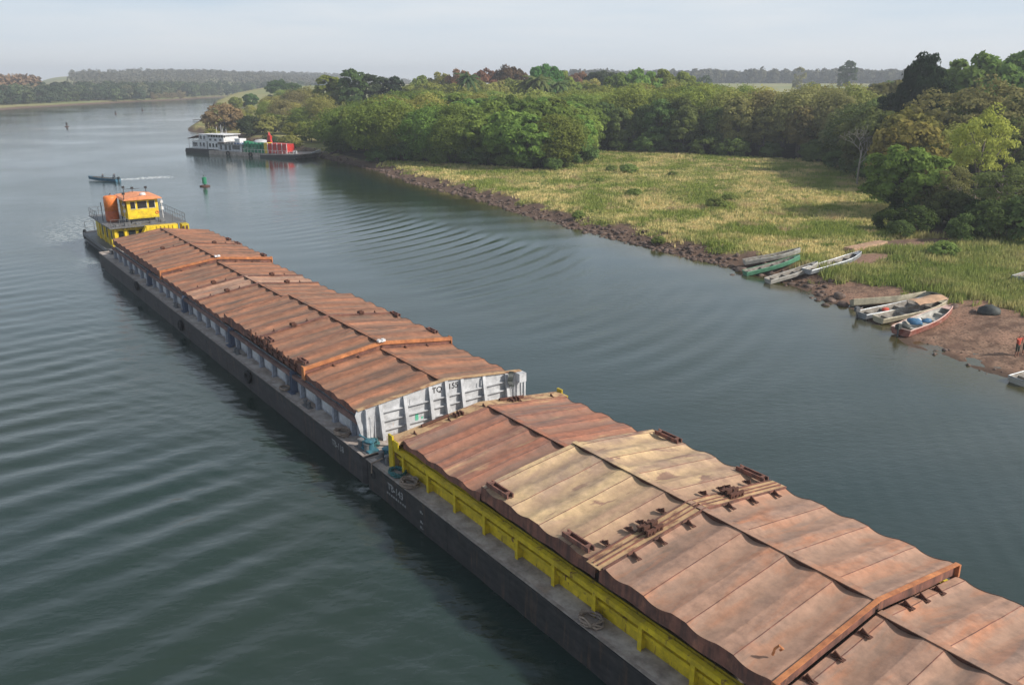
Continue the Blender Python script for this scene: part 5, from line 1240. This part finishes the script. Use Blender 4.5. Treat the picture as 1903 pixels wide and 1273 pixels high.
# the wooded point up river
for kind, px, py, h, col, wide, lab in [('bush', 418, 243, 9.0, (.25, .18, .095), 1.1, 'big rounded brownish bush on the tip of the point'), ('bush', 445, 240, 6.5, OLIVE, 1.0, 'olive bush right of the big brownish one'), ('bush', 468, 250, 6.0, DARK, 1.1, 'dark round bush near the moored work boat'),
    ('broad', 440, 214, 7, GREEN, 1.0, 'green tree behind the brownish bush, left one'), ('broad', 468, 212, 8, (.08, .13, .04), 1.0, 'green tree behind the brownish bush, right one'), ('broad', 518, 206, 14, (.065, .11, .035), .9, 'dark green tree standing tall on the point'), ('broad', 545, 208, 13, (.075, .115, .035), .9, 'dark green tree next to the tall one on the point'),
    ('fine', 525, 240, 10, (.21, .18, .08), 1.0, 'brownish olive tree at the upriver end of the grove'), ('fine', 548, 232, 12, (.20, .18, .08), 1.0, 'brownish tree behind the upriver end of the grove'), ('fine', 575, 228, 13, OLIVE, 1.0, 'olive tree between the point and the grove'), ('fine', 505, 225, 9, OLIVE, 1.1, 'low olive tree above the work boat'),
    ('bush', 395, 246, 3.0, OLIVE, 1.2, 'small scrub on the very tip of the point'), ('bush', 500, 262, 3.5, DARK, 1.1, 'scrubby bush on the bank above the work boat'), ('bush', 540, 268, 4.0, OLIVE, 1.2, 'bush on the bank where the gangway lands'), ('fine', 598, 250, 12, OLIVE, 1.0, 'olive tree at the left corner of the grove')]:
    x, y = at(px, py, 1.5); tree(kind, x, y, h, col, lab, None, wide)
# left bank
rs = np.random.RandomState(12); PX = rs.uniform(-620, 20, 30000); PY = rs.uniform(380, 1250, 30000)
_, _, Dl = height(PX, PY); acc2 = []
for x, y, dl_ in zip(PX, PY, Dl):
    px, py = pxof(x, y)
    if px < -60 or px > 620 or len(acc2) > 235: continue
    lim0 = 26 if px < 215 else 6
    if dl_ < lim0 or dl_ > lim0 + 52: continue
    sp = 8.5 + (px > 350) * 4
    if any((x - a) ** 2 + (y - b_) ** 2 < sp * sp for a, b_, _ in acc2): continue
    acc2.append((x, y, dl_ - lim0))
for x, y, dd_ in acc2:
    px, _ = pxof(x, y); n2 = rt.random()
    col = (.060, .080, .045) if n2 < .55 else ((.095, .115, .055) if n2 < .85 else (.13, .13, .075))
    h = rt.uniform(11.5, 15.5) + (3.0 if dd_ > 15 else 0) * (1 if px > 80 else .5)
    if 270 < px < 345 and dd_ < 20: h *= .45; col = (.19, .15, .08)
    tree('far', x, y, h, col, 'tree of the dark wood along the opposite bank', 'trees along the opposite bank', 1.0)
# far woods that read as one mass
def wood(name, label, pts, hts, col, seed, leaf=2.1, n_leaf=34, rr_=5.0):
    rs = np.random.RandomState(seed); k = len(pts); P = np.array(pts); z, _, _ = height(P[:, 0], P[:, 1])
    d = sph(rs, k * n_leaf).reshape(k, n_leaf, 3); d[..., 2] = np.where(rs.rand(k, n_leaf) < .6, np.abs(d[..., 2]), d[..., 2] * 1.25)
    hh = np.array(hts)[:, None]
    Cn = np.stack([P[:, 0, None] + d[..., 0] * rr_, P[:, 1, None] + d[..., 1] * rr_, z[:, None] + hh * .55 + d[..., 2] * hh * .45], -1).reshape(-1, 3)
    me = leafmesh(name, Cn, d.reshape(-1, 3), leaf, rs, 'leaves_far'); o_ = link(name, me); o_.color = (*col, 1)
    return tag(o_, label, 'wood', kind='stuff')
rs = np.random.RandomState(21)
def scat(n_, x0, x1, y0, y1, fn):
    X = rs.uniform(x0, x1, n_); Y_ = rs.uniform(y0, y1, n_); _, dr_, dl_ = height(X, Y_); out_ = []
    for x, y, a, b_ in zip(X, Y_, dr_, dl_):
        px, py = pxof(x, y)
        if fn(px, math.hypot(x, y), a, b_): out_.append((x, y))
    return out_
p1 = scat(9000, -1300, 250, 480, 2300, lambda px, r, a, b_: -250 < px < 760 and b_ > 62 and b_ < 700 and not (72 < px < 135 and b_ > 95))
wood('distant_wood', 'grey green wooded slopes behind the opposite bank', p1, [random.Random(int(x * 7)).uniform(8, 13) for x, y in p1], (.095, .085, .055), 3)
p2 = scat(2600, -800, -420, 560, 900, lambda px, r, a, b_: -260 < px < 74 and 62 < b_ < 260)
wood('brown_plantation', 'brownish block of leafless trees at the far left horizon', p2, [21 + random.Random(int(x * 3)).uniform(-.8, .8) for x, y in p2], (.19, .115, .075), 4)
p3 = scat(5200, 60, 1700, 1050, 1650, lambda px, r, a, b_: 1000 < px < 2150 and a > 40 and 1150 < r < 1450)
wood('distant_tree_line', 'hazy tree line beyond the pale field on the right horizon', p3, [random.Random(int(x * 5)).uniform(10, 17.5) for x, y in p3], (.095, .095, .06), 5, leaf=2.8, n_leaf=60)
p4 = scat(2600, -60, 520, 420, 800, lambda px, r, a, b_: 560 < px < 1340 and a > 30 and 420 < r < 560)
wood('middle_wood', 'low olive wood between the grove and the horizon', p4, [random.Random(int(x * 5)).uniform(7, 11) for x, y in p4], (.13, .14, .055), 6, leaf=1.2, n_leaf=50)

# meadow grass: one mass of tufts
m, t = newmat('grass_blades'); n = t.nodes.new; l = t.links.new
o = n('ShaderNodeOutputMaterial'); d_ = n('ShaderNodeBsdfDiffuse'); tr_ = n('ShaderNodeBsdfTranslucent'); ms = n('ShaderNodeMixShader'); ms.inputs[0].default_value = .3
c = n('ShaderNodeTexCoord')
g1 = mixc(rng(noise(.11, 4), .42, .60), (.27, .32, .08), (.72, .60, .29)); g1 = mixc(rng(noise(.6, 5), .48, .66), g1, (.20, .26, .07)); g1 = mixc(rng(noise(.25, 3), .58, .70), g1, (.52, .40, .23))
g1 = mixc(attr('lush'), g1, (.23, .28, .085))
l(g1, d_.inputs[0]); l(g1, tr_.inputs[0]); l(d_.outputs[0], ms.inputs[1]); l(tr_.outputs[0], ms.inputs[2]); l(ms.outputs[0], o.inputs[0])
rs = np.random.RandomState(8); NG = 150000
AX = rs.uniform(R(-14), R(44), NG); AR = 55 * (250 / 55) ** rs.uniform(0, 1, NG); X = AR * np.sin(AX); Y_ = AR * np.cos(AX)
Z, dr_, _ = height(X, Y_); U1 = X * UX + Y_ * UY; fs_ = sdist(X, Y_, fedge)
bw_ = 3.7 + 5.0 * sstep(48, 38, U1) + 4.5 * sstep(37, 29, U1); en = (fbm(X * .5, Y_ * .5, 4) - .45) * 6
def bareat(X, Y_):
    b0 = np.zeros_like(X)
    for px, py, rx, ry, ang in [(1600, 477, 5, 2.4, .5), (1690, 452, 7, 2.2, .3), (1840, 434, 12, 4.5, 0)]:
        x, y = at(px, py, 1.5); dx = X - x; dy = Y_ - y; ca, sa = math.cos(ang), math.sin(ang)
        b0 = np.maximum(b0, 1 - sstep(.7, 1.15, np.hypot((dx * ca + dy * sa) / rx, (-dx * sa + dy * ca) / ry)))
    return b0
keep = (dr_ + en > bw_ - .2) & (fs_ < 2.5) & (bareat(X, Y_) < .5)
X, Y_, Z, AR, U1 = X[keep], Y_[keep], Z[keep], AR[keep], U1[keep]
nb = 4; k = len(X)
hb = (.30 + .85 * fbm(X * .22, Y_ * .22, 3))[:, None] * rs.uniform(.5, 1.2, (k, nb)) * (.8 + .3 * (U1 < 52))[:, None]
an = rs.uniform(0, 2 * np.pi, (k, nb)); lean = rs.uniform(.05, .45, (k, nb)) * hb; wd = (.035 + .0006 * AR)[:, None] * rs.uniform(.7, 1.4, (k, nb))
bx_ = X[:, None] + rs.normal(size=(k, nb)) * .22; by_ = Y_[:, None] + rs.normal(size=(k, nb)) * .22; bz_ = np.repeat(Z[:, None], nb, 1) - .08
pa = rs.uniform(0, 2 * np.pi, (k, nb))
V = np.stack([np.stack([bx_ - np.cos(pa) * wd, by_ - np.sin(pa) * wd, bz_], -1), np.stack([bx_ + np.cos(pa) * wd, by_ + np.sin(pa) * wd, bz_], -1), np.stack([bx_ + np.cos(an) * lean, by_ + np.sin(an) * lean, bz_ + hb], -1)], 2).reshape(-1, 3)
gm = npmesh('grass', V, np.arange(len(V)).reshape(-1, 3), 'grass_blades')
setattrf(gm, 'lush', np.repeat(np.repeat(sstep(56, 46, U1) * .5, nb), 3))
tag(link('grass', gm), 'tall yellow green meadow grass on the right bank', 'grass', kind='stuff')

# rubble along the bank: one mass of stones
rs = np.random.RandomState(15); bm = bmesh.new(); bmesh.ops.create_icosphere(bm, subdivisions=1, radius=1); IV = np.array([v.co[:] for v in bm.verts]); IF = np.array([[v.index for v in f.verts] for f in bm.faces]); bm.free()
NR = 130000; AX = rs.uniform(R(-32), R(36), NR); AR = 50 * (330 / 50) ** rs.uniform(0, 1, NR); X = AR * np.sin(AX); Y_ = AR * np.cos(AX); Z, dr_, _ = height(X, Y_); U1 = X * UX + Y_ * UY
dens = np.where(U1 > 62, 1.0, np.where(U1 > 44, .45, .05)); keep = (dr_ > -.6) & (dr_ < 3.4 * rs.rand(NR) ** .6 + .4) & (rs.rand(NR) < dens)
X, Y_, Z, AR = X[keep][:12000], Y_[keep][:12000], Z[keep][:12000], AR[keep][:12000]; k = len(X)
sz = (.06 + .30 * rs.rand(k) ** 4) * (1 + AR / 300) * np.where(U1[keep][:12000] > 44, 1, .55)
sc_ = np.stack([sz * rs.uniform(.7, 1.4, k), sz * rs.uniform(.7, 1.4, k), sz * rs.uniform(.4, .8, k)], -1)
th = rs.uniform(0, 6.28, k); V = IV[None] * sc_[:, None] * rs.uniform(.75, 1.25, (k, len(IV), 1))
V = np.stack([V[..., 0] * np.cos(th)[:, None] - V[..., 1] * np.sin(th)[:, None] + X[:, None], V[..., 0] * np.sin(th)[:, None] + V[..., 1] * np.cos(th)[:, None] + Y_[:, None], V[..., 2] + Z[:, None] + .02], -1).reshape(-1, 3)
F = (IF[None] + (np.arange(k) * len(IV))[:, None, None]).reshape(-1, 3)
tag(link('rubble', npmesh('rubble', V, F, 'rock')), 'loose brown stones along the water edge', 'stones', kind='stuff')
rnd = random.Random(31)
for i, (px, py, r_, lab) in enumerate([(1545, 545, .55, 'brown boulder, left of the cluster between the boat groups'), (1562, 540, .7, 'largest brown boulder between the two boat groups'), (1568, 552, .6, 'brown boulder below the largest one'), (1535, 552, .4, 'small boulder near the water between the boat groups'), (1378, 490, .8, 'boulder at the stern of the pale grey boat'), (1362, 497, .55, 'boulder left of the boats at the end of the rocky bank')]):
    x, y = at(px, py, .8); heap('boulder', lab, 'boulder', (x, y, hgt(x, y) + .05), 'rock', r_, 40 + i, .6, rz=i)
print('trees', len(TREES), 'wood', NWOOD, 'left', len(acc2), 'grass', len(V))

# ------------------------------------------------------------------ haze: the air between here and the far hills
m, t = newmat('haze'); n = t.nodes.new; l = t.links.new
o = n('ShaderNodeOutputMaterial'); pv = n('ShaderNodeVolumePrincipled'); pv.inputs['Color'].default_value = (.86, .92, 1.0, 1); pv.inputs['Density'].default_value = .00036; pv.inputs['Anisotropy'].default_value = .2
l(pv.outputs[0], o.inputs['Volume'])
tag(MB().box(-3100, 3100, -150, 3100, -12, 60).build('haze', 'haze'), kind='stuff')
